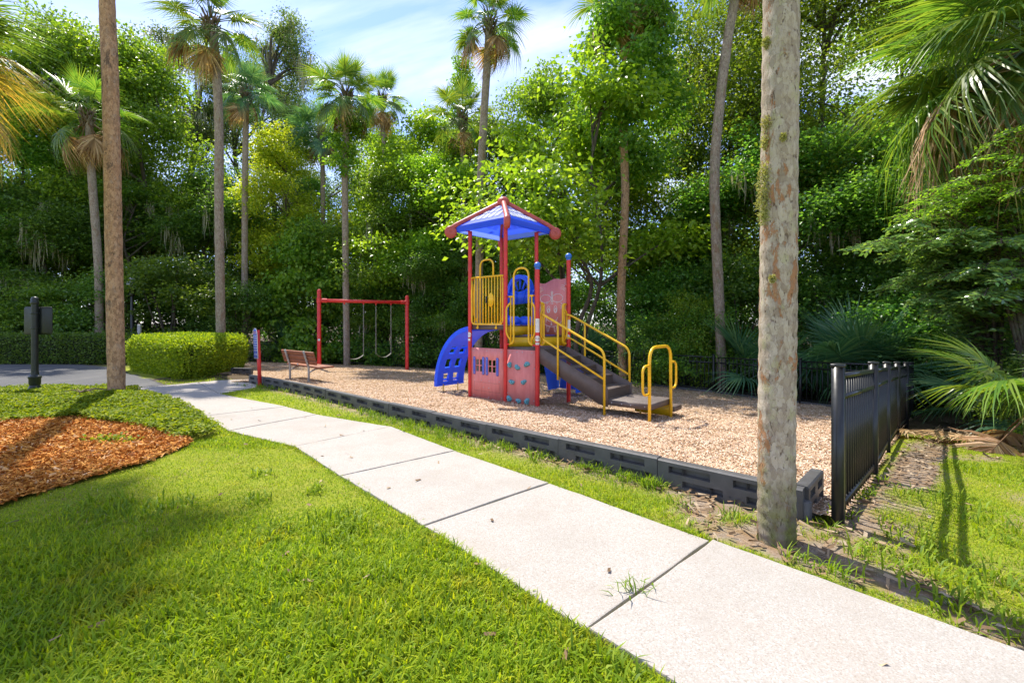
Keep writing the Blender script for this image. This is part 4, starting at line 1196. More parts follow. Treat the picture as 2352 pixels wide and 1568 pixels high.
a_ = cam_az(F_)
s = decal(F_, pF_, 1.50, 1.76, 'white_decal', a_, 62); decal(F_, pF_, 1.765, 1.82, 'orange_decal', a_, 62)
s = decal(F_, pF_, 1.33, 1.44, 'white_decal', a_ - 0.5, shape='disc'); bent_text('2–12', 0.04, F_, 1.385, a_ - 0.5, s)
a_ = cam_az(A) - 0.7
s = decal(A, pA, 1.36, 1.48, 'white_decal', a_, shape='disc'); decal(A, pA, 1.28, 1.33, 'white_decal', a_, 45)
# ------------------------------------------------------------------ black picket fences
def fence(name, pts, label, gap, post_w, H, pk, top_flag, sub=1):
    """posts at the points, two top rails and a bottom rail, pickets between"""
    base = Vector((pts[0][0], pts[0][1], gzf(*pts[0])))
    root = empty(name, base, label, 'fence')
    def rel(x, y, z): return (x - base.x, y - base.y, z - base.z)
    pm = MB(); w = post_w / 2
    pm.box((-w, -w, -0.3), (w, w, H)); pme = pm.mesh('post', 'black_metal')
    cm = MB(); c = w * 1.18
    cm.box((-c, -c, H), (c, c, H + 0.022), 0.004)
    cm.add([(-c * .9, -c * .9, H + .022), (c * .9, -c * .9, H + .022), (c * .9, c * .9, H + .022), (-c * .9, c * .9, H + .022), (0, 0, H + .030)], np.array([[0, 1, 4], [1, 2, 4], [2, 3, 4], [3, 0, 4]]))
    cme = cm.mesh('post_cap', 'black_metal')
    km = MB(); km.box((-pk / 2, -pk / 2, 0.0), (pk / 2, pk / 2, 1.0)); kme = km.mesh('picket', 'black_metal')
    for i, (x, y) in enumerate(pts):
        a = pts[max(0, i - 1)]; b = pts[min(len(pts) - 1, i + 1)]; ang = math.atan2(b[1] - a[1], b[0] - a[0])
        p = link('post', pme, root, loc=rel(x, y, gzf(x, y)), rot=(0, 0, ang))
        link('post_cap', cme, p)
    for i in range(len(pts) - 1):
        a, b = np.array(pts[i]), np.array(pts[i + 1]); L = np.linalg.norm(b - a); d = (b - a) / L; ang = math.atan2(d[1], d[0])
        za, zb = gzf(*a), gzf(*b)
        for zr, th in ((H - 0.07, 0.036), (H - 0.23, 0.036), (0.13, 0.036)):
            s0, s1 = w, L - w
            m = MB(); V = []
            for s_ in (s0, s1):
                q = a + d * s_; z = za + (zb - za) * s_ / L + zr; nn = np.array([-d[1], d[0]]) * th * 0.42
                for (e, f) in ((-1, -1), (1, -1), (1, 1), (-1, 1)): V.append(rel(q[0] + nn[0] * e, q[1] + nn[1] * e, z + f * th / 2))
            m.add(V, np.array([[0, 1, 5, 4], [1, 2, 6, 5], [2, 3, 7, 6], [3, 0, 4, 7], [3, 2, 1, 0], [4, 5, 6, 7]])); m.build('rail', 'black_metal', root)
        n = int(round((L - post_w) / gap)) - 1
        for k in range(n):
            s_ = w + (L - post_w) * (k + 1) / (n + 1); q = a + d * s_; z = za + (zb - za) * s_ / L
            link('picket', kme, root, loc=rel(q[0], q[1], z + 0.06), rot=(0, 0, ang), scale=(1, 1, H - 0.06 - 0.075))
    return root
fence('picket_fence', FENCE_R, 'black metal picket fence running away beside the right lawn', 0.108, 0.075, 1.17, 0.018, 1)
fence('picket_fence', FENCE_B, 'long black picket fence curving along the edge of the woods', 0.124, 0.06, 1.17, 0.018, 1)
# low dark edging under the back fence
for i in range(len(FENCE_B) - 1):
    if i > 5: break
    a, b = np.array(FENCE_B[i]), np.array(FENCE_B[i + 1]); d = unit(b - a); nn = np.array([-d[1], d[0]])
    mb = MB(); off = nn * 0.10
    c = (a + b) / 2; L = np.linalg.norm(b - a)
    Mx = Matrix.Rotation(math.atan2(gzf(*b) - gzf(*a), L) * -1, 4, 'Y')
    mb.box((-L / 2 + 0.02, -0.035, -0.05), (L / 2 - 0.02, 0.035, 0.075), 0.01, M=Mx)
    o = mb.build('edging_board', 'border_plastic', None, loc=(c[0] + off[0] * 0, c[1], gzf(*c) + 0.02), rot=(0, 0, math.atan2(d[1], d[0])))
    tag(o, ['dark edging board at the fence corner behind the right fence', 'dark edging board under the back fence behind the big palm trunk', 'dark edging board under the back fence right of the grab bars', 'dark edging board under the back fence behind the grab bars', 'dark edging board under the back fence behind the stairs', 'dark edging board under the back fence behind the slide'][i], 'edging', 'edging boards along the back fence')

# ------------------------------------------------------------------ plastic border timbers
def timber_mesh(L):
    """hollow timber with recessed pockets in two courses on its front (local -y), stepped ends"""
    Hh, T = 0.24, 0.10
    xs = {0.0, L}; zs = {-0.10, Hh}
    pockets = [(0.09 * L, 0.41 * L, 0.145, 0.208), (0.57 * L, 0.89 * L, 0.145, 0.208), (0.20 * L, 0.50 * L, 0.040, 0.098), (0.66 * L, 0.96 * L, 0.040, 0.098)]
    for p in pockets: xs |= {p[0], p[1]}; zs |= {p[2], p[3]}
    xs, zs = sorted(xs), sorted(zs)
    mb = MB()
    b = 0.012
    V = []; Q = []
    def q4(*p): n = len(V); V.extend(p); Q.append((n, n + 1, n + 2, n + 3))
    def inp(x, z): return any(p[0] < x < p[1] and p[2] < z < p[3] for p in pockets)
    for i in range(len(xs) - 1):
        for k in range(len(zs) - 1):
            x0, x1, z0, z1 = xs[i], xs[i + 1], zs[k], zs[k + 1]
            if inp((x0 + x1) / 2, (z0 + z1) / 2):
                d = 0.05; e = 0.008
                q4((x0 + e, d, z0 + e), (x1 - e, d, z0 + e), (x1 - e, d, z1 - e), (x0 + e, d, z1 - e))
                q4((x0, 0, z0), (x1, 0, z0), (x1 - e, d, z0 + e), (x0 + e, d, z0 + e)); q4((x1, 0, z1), (x0, 0, z1), (x0 + e, d, z1 - e), (x1 - e, d, z1 - e))
                q4((x0, 0, z1), (x0, 0, z0), (x0 + e, d, z0 + e), (x0 + e, d, z1 - e)); q4((x1, 0, z0), (x1, 0, z1), (x1 - e, d, z1 - e), (x1 - e, d, z0 + e))
            else: q4((x0, 0, z0), (x1, 0, z0), (x1, 0, z1), (x0, 0, z1))
    q4((0, 0, Hh), (L, 0, Hh), (L, b, Hh + b), (0, b, Hh + b)); q4((0, b, Hh + b), (L, b, Hh + b), (L, T - b, Hh + b), (0, T - b, Hh + b)); q4((0, T - b, Hh + b), (L, T - b, Hh + b), (L, T, Hh), (0, T, Hh))
    q4((L, T, -0.1), (0, T, -0.1), (0, T, Hh), (L, T, Hh))
    for x, s in ((0, 1), (L, -1)):
        p = [(x, 0, -0.1), (x, 0, Hh), (x, T, Hh), (x, T, -0.1)]; q4(*(p if s > 0 else p[::-1]))
        p = [(x, 0, Hh), (x, b, Hh + b), (x, T - b, Hh + b), (x, T, Hh)]; q4(*(p if s > 0 else p[::-1]))
    mb.add(np.array(V), np.array(Q)); return mb
tm = timber_mesh(1.165).mesh('border_timber', 'border_plastic')
jm = MB(); jm.lathe([(1e-4, 0.16), (0.042, 0.158), (0.05, 0.145), (0.05, -0.10)], (0, 0.06, 0), 14); jme = jm.mesh('joint_peg', 'border_plastic')
NT_ = 11
tl = ['plastic border timber running behind the big palm trunk to the corner', 'plastic border timber just left of the big palm trunk', 'plastic border timber in front of the grab bars, third from the corner', 'plastic border timber in front of the platform, fourth from the corner', 'plastic border timber fifth from the corner by the palm', 'plastic border timber in front of the climbing wall, sixth from the corner', 'plastic border timber in front of the playhouse panel, seventh from the corner', 'plastic border timber eighth from the corner by the palm', 'plastic border timber in front of the swing seats, third from the far end', 'plastic border timber at the right-hand leg of the bench, next to last', 'plastic border timber behind the bench, farthest and nearest the red sign post']
for k in range(NT_):
    q = np.array(bl(1.17 * (k + 1), 0.0)); e = np.array(bl(1.17 * k, 0.0))
    za, zb = gzf(*q), gzf(*e); ang = math.atan2(*(e - q)[::-1])
    o = empty('border_timber', (q[0], q[1], za - 0.015 + random.uniform(-.008, .008)), tl[k], 'border', ang, 'plastic border timbers along the wood chips')
    o.rotation_euler = (0, -math.atan2(zb - za, 1.17) * 1.0, ang + random.uniform(-.006, .006))
    link('timber_body', tm, o)
    p = link('joint_peg', jme, o, loc=(1.165, 0, 0))
# return piece beside the fence post
q = np.array(bl(0.0, 0.02)); ang = math.atan2(BN[1], BN[0])
o = empty('border_timber', (q[0] + BD[0] * -0.02, q[1] + BD[1] * -0.02, gzf(*q) - 0.01), 'short plastic border timber turning the corner to the fence post', 'border', ang, 'plastic border timbers along the wood chips')
link('timber_body', timber_mesh(0.55).mesh('border_timber', 'border_plastic'), o, loc=(0.06, 0, 0)); link('joint_peg', jme, o, loc=(0.03, 0, 0))
p = gp(572, 862)
o = empty('border_timber', (p.x - 0.7, p.y + 0.2, p.z - 0.03), 'end of a plastic border timber poking out behind the clipped hedge', 'border', R(-12), 'plastic border timbers along the wood chips')
link('timber_body', timber_mesh(0.75).mesh('border_timber', 'border_plastic'), o)

# ------------------------------------------------------------------ swing frame and its two swings
SA, SB = gp(733, 848), gp(935, 851)
sw = empty('swing_set', SA, 'bright red single-bay swing frame of two posts and a beam', 'swing set', math.atan2(SB.y - SA.y, SB.x - SA.x))
SL = math.hypot(SB.x - SA.x, SB.y - SA.y); dz = SB.z - SA.z
HB = (848 - 690) * SA.y / FPX; r_ = 0.076
for x, z0, top in ((0, 0, (848 - 664) * SA.y / FPX), (SL, dz, (851 - 678) * SB.y / FPX + dz)):
    mb = MB(); mb.lathe([(1e-4, -0.3 + z0), (r_, -0.3 + z0), (r_, top - 0.06), (r_ * 0.8, top - 0.02), (1e-4, top)], (x, 0, 0), 18)
    po = mb.build('post', 'red_paint', sw, auto=40)
    if x == 0:
        m = MB(); m.lathe([(0.045, 0), (1e-4, 0.001)], sides=16, M=Matrix.Translation((-0.02, -r_ - 0.004, 1.15)) @ Matrix.Rotation(R(90), 4, 'X')); m.build('sticker', 'white_decal', po)
mb = MB(); mb.tube([(0, 0, HB), (SL, 0, HB)], 0.068, 14); mb.build('beam', 'red_paint', sw, smooth=True)
for x in (0, SL):
    sg = 1 if x == 0 else -1
    mb = MB(); mb.tube([(x - sg * 0.03, 0, HB), (x + sg * 0.28, 0, HB)], 0.083, 14); mb.build('beam_collar', 'red_paint', sw, auto=40)
    mb = MB(); mb.lathe([(r_ + 0.004, -0.1), (r_ + 0.02, -0.09), (r_ + 0.02, 0.09), (r_ + 0.004, 0.1)], (x, 0, HB), 18); mb.build('post_collar', 'red_paint', sw, auto=40)
WS = Matrix.Translation(SA) @ Matrix.Rotation(sw.rotation_euler.z, 4, 'Z')
t_of = lambda px: (px - 733) / 202.0
for (pa, pb, sag, lab) in ((788, 829, 824, 'left belt swing with rubber seat on two chains'), (860, 894, 822, 'right belt swing with rubber seat on two chains')):
    fa, fb = t_of(pa - 1), t_of(pb + 1)
    xa_, xb_ = SL * fa, SL * fb; xm = (xa_ + xb_) / 2
    base = WS @ Vector((xm, 0, HB - 0.068))
    so = empty('swing', base, lab, 'swing', sw.rotation_euler.z, 'swings hanging from the red frame')
    zs = -(HB - 0.068 - (848 - sag) * SA.y / FPX)
    w = (xb_ - xa_) / 2
    for sx in (-1, 1):
        mb = MB(); n = 46
        P = [(sx * w, 0, 0), (sx * w, 0, zs + 0.09)]
        # chain: alternating links
        for k in range(n):
            z = (zs + 0.1) * k / n; dzk = (zs + 0.1) / n
            a = 0.014 if k % 2 else 0.0; b_ = 0.0 if k % 2 else 0.014
            mb.tube([(sx * w + a, b_, z), (sx * w + a, b_, z + dzk * 1.25)], 0.0055, 4, False); mb.tube([(sx * w - a, -b_, z), (sx * w - a, -b_, z + dzk * 1.25)], 0.0055, 4, False)
        co = mb.build('chain', 'galvanised', so); co['kind'] = 'stuff'
        mb = MB(); mb.box((sx * w - 0.03, -0.03, -0.06), (sx * w + 0.03, 0.03, 0.02), 0.008); mb.build('hanger', 'red_paint', so)
    V = []; Q = []
    for i in range(13):
        f = i / 12 * 2 - 1
        for y in (-0.075, 0.075):
            for th in (0, -0.012): V.append((f * w, y, zs + 0.10 - 0.16 * (1 - f * f) + th))
    for i in range(12):
        a = i * 4; Q += [(a, a + 4, a + 6, a + 2), (a + 1, a + 3, a + 7, a + 5), (a, a + 1, a + 5, a + 4), (a + 2, a + 6, a + 7, a + 3)]
    mb = MB(); mb.add(V, np.array(Q)); mb.build('seat', 'swing_rubber', so, smooth=False)

# ------------------------------------------------------------------ bench
LA, LB = gp(666, 871), gp(709, 879)
bang = math.atan2(LB.y - LA.y, LB.x - LA.x); BLn = math.hypot(LB.x - LA.x, LB.y - LA.y)
be = empty('bench', LA, 'red-brown slatted park bench with grey steel legs, seen from behind', 'bench', bang)
kx = [0.0, BLn]
ext = 0.42
for i, x in enumerate(kx):
    mb = MB(); P_ = smooth_path([(x, 0, -0.25), (x, 0, 0.38), (x, -0.04, 0.55), (x, -0.15, 0.90)], 5); mb.tube(P_, 0.030, 10); lg = mb.build('leg', 'galvanised', be, smooth=True)
    mb = MB(); P_ = smooth_path([(x, 0.0, 0.28), (x, 0.16, 0.36), (x, 0.30, 0.385), (x, 0.50, 0.39)], 4); mb.tube(P_, 0.024, 8); mb.build('seat_support', 'galvanised', be, smooth=True)
for k in range(3):
    f = k
    Mx = Matrix.Translation((0, -0.025 - 0.036 * k - 0.02, 0.56 + 0.125 * k)) @ Matrix.Rotation(R(-17) * -1, 4, 'X')
    mb = MB(); mb.box((-ext, 0.04, -0.058), (BLn + ext, 0.085, 0.058), 0.008, M=Mx); mb.build('back_slat', 'bench_wood', be)
for k in range(3):
    mb = MB(); y = 0.09 + 0.155 * k; mb.box((-ext, y, 0.415), (BLn + ext, y + 0.14, 0.465), 0.008); mb.build('seat_slat', 'bench_wood', be)
mb = MB(); mb.box((BLn * 0.42, -0.02, 0.47), (BLn * 0.46, 0.01, 0.51)); mb.build('maker_plate', 'white_decal', be)

# ------------------------------------------------------------------ blue rules sign on a red post
sp = gp(597, 888)
hs_ = (888 - 755) * sp.y / FPX
sg = empty('rules_sign', sp, 'narrow blue sign board on a leaning red post', 'sign')
sg.rotation_euler = (0, R(-2.2), 0)
mb = MB(); mb.tube([(0, 0, -0.3), (0, 0, hs_ - 0.03)], 0.045, 14); mb.build('sign_post', 'red_paint', sg, smooth=True)
Wd, z0, z1 = 0.32, hs_ - 0.74, hs_ + 0.02
pts = [(-Wd / 2, z0), (Wd / 2, z0), (Wd / 2, z1 - 0.16)] + [(Wd / 2 * math.cos(q), z1 - 0.16 + 0.16 * math.sin(q)) for q in np.linspace(0.15, math.pi - 0.15, 9)] + [(-Wd / 2, z1 - 0.16)]
face = bpy.data.objects.new('sign_board', None)
ang = R(196)
def fmap(off):
    ca, sa = math.cos(ang), math.sin(ang)      # board normal points left, along the path
    ex = Vector((math.cos(R(134)), math.sin(R(134)), 0)); nn = Vector((-math.sin(R(134)), math.cos(R(134)), 0))
    return lambda p, t_: tuple(ex * p[0] + nn * (0.055 + off + t_) + Vector((0, 0, p[1])))
mb = MB(); mb.prism(pts, fmap(0), 0, 0.012); bo = mb.build('sign_board', 'white_decal', sg)
pts2 = [(x * 0.93, z0 + (z - z0) * 0.965 + 0.012) for x, z in pts]
mb = MB(); mb.prism(pts2, fmap(0.0125), 0, 0.0015); mb.build('sign_face', 'shutter_blue', bo)
for k, (a_, b_, z) in enumerate(((-.12, .12, .66), (-.13, .13, .62), (-.15, .15, .55), (-.15, .12, .50), (-.15, .14, .44), (-.15, .10, .38), (-.15, .15, .32), (-.15, .13, .26), (-.15, .11, .20), (-.12, .12, .10))):
    mb = MB(); f = fmap(0.0150); zc = z0 + z
    mb.prism([(a_, zc), (b_, zc), (b_, zc + 0.014), (a_, zc + 0.014)], f, 0, 0.0008); mb.build('print_line', 'orange_decal' if k < 2 else 'white_decal', bo)

# ------------------------------------------------------------------ traffic sign seen from behind
sp = gp(80, 905)
k_ = sp.y / FPX
ts = empty('street_sign', sp, 'dark green decorative sign post with a square sign seen from behind', 'street sign')
top = (905 - 681) * k_
mb = MB(); mb.lathe([(0.13, -0.05), (0.13, 0.10), (0.105, 0.14), (0.085, 0.20), (0.10, 0.24), (0.10, 0.34), (0.112, 0.36), (0.112, 0.39), (0.07, 0.43), (0.065, 0.5)], sides=20); mb.build('base', 'sign_green', ts, auto=35)
mb = MB(); n = 12
ang_ = np.linspace(0, 2 * np.pi, 24, endpoint=False); rad = np.where(np.arange(24) % 2 == 0, 0.062, 0.055)
V = np.concatenate([np.stack([rad * np.cos(ang_), rad * np.sin(ang_), np.full(24, z)], 1) for z in (0.5, top - 0.16)])
i = np.arange(24); mb.add(V, np.stack([i, (i + 1) % 24, (i + 1) % 24 + 24, i + 24], 1)); mb.build('post', 'sign_green', ts)
mb = MB(); mb.lathe([(0.064, top - 0.17), (0.075, top - 0.15), (0.075, top - 0.12), (0.062, top - 0.10), (0.066, top - 0.05), (0.05, top - 0.015), (1e-4, top)], sides=20); mb.build('finial', 'sign_green', ts, smooth=True)
w = (113 - 48) / 2 * k_; zc0, zc1 = (905 - 769) * k_, (905 - 704) * k_
rc = 0.05
pts = []
for cx_, cz_, a0 in ((w - rc, zc0 + rc, -90), (w - rc, zc1 - rc, 0), (-w + rc, zc1 - rc, 90), (-w + rc, zc0 + rc, 180)):
    pts += [(cx_ + rc * math.cos(R(a0 + q)), cz_ + rc * math.sin(R(a0 + q))) for q in (0, 30, 60, 90)]
mb = MB(); mb.prism(pts, lambda p, y: (p[0], y, p[1]), 0.070, 0.082); so = mb.build('sign_plate', 'sign_green', ts)
for z in (zc0 + 0.15, zc1 - 0.15):
    mb = MB(); mb.lathe([(0.066, -0.015), (0.074, -0.015), (0.074, 0.015), (0.066, 0.015)], (0, 0, z), 18); mb.build('clamp_band', 'sign_green', ts, smooth=True)

# ------------------------------------------------------------------ lamp post behind the hedge
Yl = 22.0; xl = (303 - CXP) * Yl / FPX; gl = gzf(xl, Yl)
top = CAMZ + (HYP - 634) * Yl / FPX - gl
lp = empty('lamp_post', (xl, Yl, gl), 'black lamp post with a clear acorn globe behind the hedge', 'lamp post')
mb = MB(); mb.lathe([(0.17, -0.1), (0.17, 0.25), (0.12, 0.35), (0.10, 0.8), (0.075, 0.9), (0.06, top - 1.0), (0.055, top - 0.95)], sides=16); mb.build('post', 'black_metal', lp, smooth=True)
mb = MB(); mb.lathe([(0.06, top - 0.98), (0.12, top - 0.92), (0.09, top - 0.84), (0.13, top - 0.72), (0.17, top - 0.68), (0.18, top - 0.62)], sides=16); mb.build('lamp_collar', 'black_metal', lp, smooth=True)
t = NT('globe_glass'); gl_ = t.n('BsdfGlossy'); t.set(gl_.inputs['Roughness'], 0.15); tp = t.n('BsdfTransparent'); t.set(tp.inputs[0], (0.75, 0.8, 0.8, 1)); tr_ = t.n('BsdfTranslucent')
m1 = t.n('MixShader'); m1.inputs[0].default_value = 0.25; t.t.links.new(tp.outputs[0], m1.inputs[1]); t.t.links.new(gl_.outputs[0], m1.inputs[2])
m2 = t.n('MixShader'); m2.inputs[0].default_value = 0.3; t.t.links.new(m1.outputs[0], m2.inputs[1]); t.t.links.new(tr_.outputs[0], m2.inputs[2]); t.done(m2.outputs[0])
mb = MB(); mb.lathe([(0.17, top - 0.62), (0.215, top - 0.5), (0.225, top - 0.38), (0.20, top - 0.26), (0.15, top - 0.2)], sides=20); mb.build('globe', 'globe_glass', lp, smooth=True)
mb = MB(); mb.lathe([(0.16, top - 0.21), (0.15, top - 0.16), (0.09, top - 0.10), (0.06, top - 0.06), (0.03, top - 0.03), (1e-4, top)], sides=16); mb.build('finial', 'steel', lp, smooth=True)
# small grey utility marker beside it
xm_ = (320 - CXP) * 21.0 / FPX; gm = gzf(xm_, 21.0); hm = CAMZ + (HYP - 746) * 21 / FPX - gm
um = empty('utility_marker', (xm_, 21.0, gm), 'pale grey utility marker post peeping over the hedge', 'marker post')
mb = MB(); mb.box((-0.07, -0.05, -0.1), (0.07, 0.05, hm - 0.06), 0.015); mb.build('marker_body', 'galvanised', um)
mb = MB(); mb.box((-0.075, -0.055, hm - 0.058), (0.075, 0.055, hm), 0.02); mb.build('marker_cap', 'white_decal', um)
# ------------------------------------------------------------------ plant materials
leaf_mat('leaf_bright', (0.042, 0.080, 0.010), (0.074, 0.125, 0.012), (0.125, 0.17, 0.016), 0.42, 0.45, 0.4, 2.0)
leaf_mat('leaf_mid', (0.027, 0.058, 0.010), (0.050, 0.092, 0.013), (0.090, 0.135, 0.018), 0.42, 0.48, 0.45, 2.0, 0.25, 2.6)
leaf_mat('leaf_oak', (0.03, 0.058, 0.014), (0.055, 0.088, 0.020), (0.10, 0.13, 0.03), 0.45, 0.38, 0.4, 1.9)
leaf_mat('leaf_yellow', (0.10, 0.14, 0.010), (0.17, 0.195, 0.014), (0.24, 0.235, 0.02), 0.45, 0.45, 0.4, 1.7)
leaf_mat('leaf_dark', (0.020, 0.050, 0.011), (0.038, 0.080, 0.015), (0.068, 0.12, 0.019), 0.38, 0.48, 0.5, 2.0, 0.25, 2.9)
leaf_mat('leaf_gloss', (0.040, 0.085, 0.030), (0.065, 0.12, 0.038), (0.12, 0.18, 0.04), 0.22, 0.35, 0.85, 2.0, 0.12)
leaf_mat('leaf_lime', (0.065, 0.125, 0.010), (0.11, 0.185, 0.014), (0.17, 0.24, 0.02), 0.38, 0.45, 0.5, 1.8, 0.1)
leaf_mat('hedge_leaf', (0.055, 0.095, 0.006), (0.115, 0.16, 0.008), (0.20, 0.235, 0.012), 0.5, 0.38, 0.3, 1.6, 0.08, 2.3)
leaf_mat('hedge_dark', (0.025, 0.06, 0.008), (0.045, 0.095, 0.012), (0.085, 0.14, 0.016), 0.4, 0.35, 0.45, 1.7, 0.08)
leaf_mat('ivy_leaf', (0.045, 0.080, 0.005), (0.090, 0.125, 0.006), (0.165, 0.185, 0.008), 0.6, 0.35, 0.2, 1.6, 0.0)
leaf_mat('palm_leaf', (0.030, 0.068, 0.012), (0.055, 0.098, 0.016), (0.10, 0.13, 0.02), 0.34, 0.45, 0.5, 1.9, 0.2)
leaf_mat('palm_blue', (0.022, 0.066, 0.034), (0.042, 0.10, 0.05), (0.085, 0.145, 0.06), 0.35, 0.34, 0.5, 1.8, 0.15)
leaf_mat('palm_gold', (0.10, 0.10, 0.020), (0.18, 0.135, 0.028), (0.28, 0.175, 0.045), 0.42, 0.45, 0.5, 1.7, 0.1)
leaf_mat('palm_dead', (0.10, 0.055, 0.025), (0.20, 0.115, 0.055), (0.34, 0.24, 0.15), 0.6, 0.30, 0.3, 1.4, 0.15)
leaf_mat('moss', (0.12, 0.115, 0.085), (0.20, 0.19, 0.145), (0.29, 0.275, 0.21), 0.9, 0.35, 0.1, 1.2, 0.1)
leaf_mat('lichen', (0.22, 0.22, 0.07), (0.34, 0.34, 0.12), (0.46, 0.46, 0.20), 0.9, 0.3, 0.1, 1.2, 0.0, 1.15)
t = NT('bark')
n = t.noise(t.obj((1, 1, 0.22)), 22, 6, 0.7); v = t.voro(t.obj((1, 1, 0.18)), 20)
c = t.ramp(n, [(0.3, (0.035, 0.027, 0.020)), (0.55, (0.10, 0.08, 0.062)), (0.75, (0.19, 0.165, 0.135))])
c = t.mix(t.ramp(t.noise(t.obj(), 3, 4), [(0.5, 0.0), (0.7, 0.55)]), c, (0.16, 0.17, 0.11))
t.done(t.bsdf(c, 0.9, 0.2, t.bump(t.math('ADD', n, v), 0.8, 0.03)))
def palm_bark(name, cols, patch, lich, pits, zscale=0.3, moss_z=None, psc=6.5, pth=0.56, plate=26):
    t = NT(name); o = t.obj((1, 1, zscale))
    wob = t.n('VectorMath'); wob.operation = 'ADD'
    nz = t.n('TexNoise'); t.set(nz.inputs['Vector'], t.obj()); nz.inputs['Scale'].default_value = 14; nz.inputs['Detail'].default_value = 4
    sc = t.n('VectorMath'); sc.operation = 'SCALE'; t.set(sc.inputs[0], nz.outputs['Color']); sc.inputs['Scale'].default_value = 0.05
    t.set(wob.inputs[0], o); t.set(wob.inputs[1], sc.outputs[0]); ow = wob.outputs[0]
    n = t.noise(o, 20, 8, 0.72); n2 = t.noise(t.obj((1, 1, 0.55)), 55, 5, 0.7)
    pl = t.voro(ow, plate, 'F1', 'Color'); ed = t.voro(ow, plate, 'DISTANCE_TO_EDGE', 'Distance')
    c = t.ramp(t.math('ADD', t.math('MULTIPLY', n, 0.6), t.math('MULTIPLY', n2, 0.4)), [(0.34, cols[0]), (0.5, cols[1]), (0.66, cols[2])])
    sp = t.n('SeparateColor'); t.set(sp.inputs[0], pl)
    c = t.mix(t.math('MULTIPLY', t.ramp(sp.outputs[0], [(0.45, 0.0), (0.8, 1.0)]), 0.5), c, cols[2])
    c = t.mix(t.math('MULTIPLY', t.ramp(sp.outputs[1], [(0.72, 0.0), (0.8, 1.0)]), 0.45), c, cols[0])
    pm = t.math('MULTIPLY', t.ramp(t.noise(t.obj((1, 1, 0.4)), psc, 7, 0.75, 0.4), [(pth, 0.0), (pth + 0.03, 0.9)]), t.ramp(n2, [(0.3, 0.5), (0.5, 1.0)]))
    c = t.mix(pm, c, patch)
    c = t.mix(t.ramp(t.noise(t.obj((1, 1, 0.7)), 8.0, 7, 0.75), [(0.54, 0.0), (0.64, 0.7)]), c, lich)
    ck = t.ramp(t.math('ADD', ed, t.math('MULTIPLY', n2, 0.10)), [(0.035, 1.0), (0.085, 0.0)])
    c = t.mix(t.math('MULTIPLY', ck, pits), c, (0.085, 0.058, 0.038))
    pit = t.ramp(t.noise(t.obj((1, 1, 0.35)), 42, 3, 0.6), [(0.62, 0.0), (0.68, 1.0)])
    c = t.mix(t.math('MULTIPLY', pit, 0.75), c, (0.10, 0.062, 0.038))
    if moss_z is not None:
        s3 = t.n('SeparateXYZ'); t.set(s3.inputs[0], t.obj())
        m = t.ramp(t.math('ADD', s3.outputs[2], t.math('MULTIPLY', t.noise(t.obj(), 4, 4), 0.5)), [(moss_z * 0.5, 1.0), (moss_z, 0.0)])
        gm = t.ramp(t.noise(t.obj(), 9, 6), [(0.4, (0.12, 0.10, 0.075)), (0.6, (0.14, 0.155, 0.035))])
        c = t.mix(t.math('MULTIPLY', m, t.ramp(t.noise(t.obj((1, 1, .5)), 5, 5), [(0.3, 0.35), (0.6, 0.95)])), c, gm)
    hgt = t.math('SUBTRACT', t.math('ADD', t.math('MULTIPLY', n, 0.7), t.math('MULTIPLY', n2, 0.5)), t.math('ADD', t.math('MULTIPLY', pit, 0.45), t.math('ADD', t.math('MULTIPLY', ck, 0.25 * pits), t.math('MULTIPLY', pm, 0.25))))
    t.done(t.bsdf(c, 0.92, 0.15, t.bump(hgt, 0.8, 0.016)))
palm_bark('bark_hero', ((0.23, 0.17, 0.12), (0.40, 0.325, 0.245), (0.52, 0.445, 0.35)), (0.36, 0.165, 0.07), (0.40, 0.37, 0.20), 0.45, 0.4, 0.9, 7.0, 0.55, 30)
palm_bark('bark_tan', ((0.19, 0.11, 0.065), (0.45, 0.26, 0.14), (0.58, 0.375, 0.22)), (0.12, 0.08, 0.055), (0.40, 0.30, 0.22), 0.7, 0.55, None, 3.0, 0.57, 22)
palm_bark('bark_grey', ((0.17, 0.125, 0.095), (0.32, 0.25, 0.195), (0.44, 0.36, 0.29)), (0.27, 0.165, 0.10), (0.24, 0.25, 0.13), 0.5, 0.5)

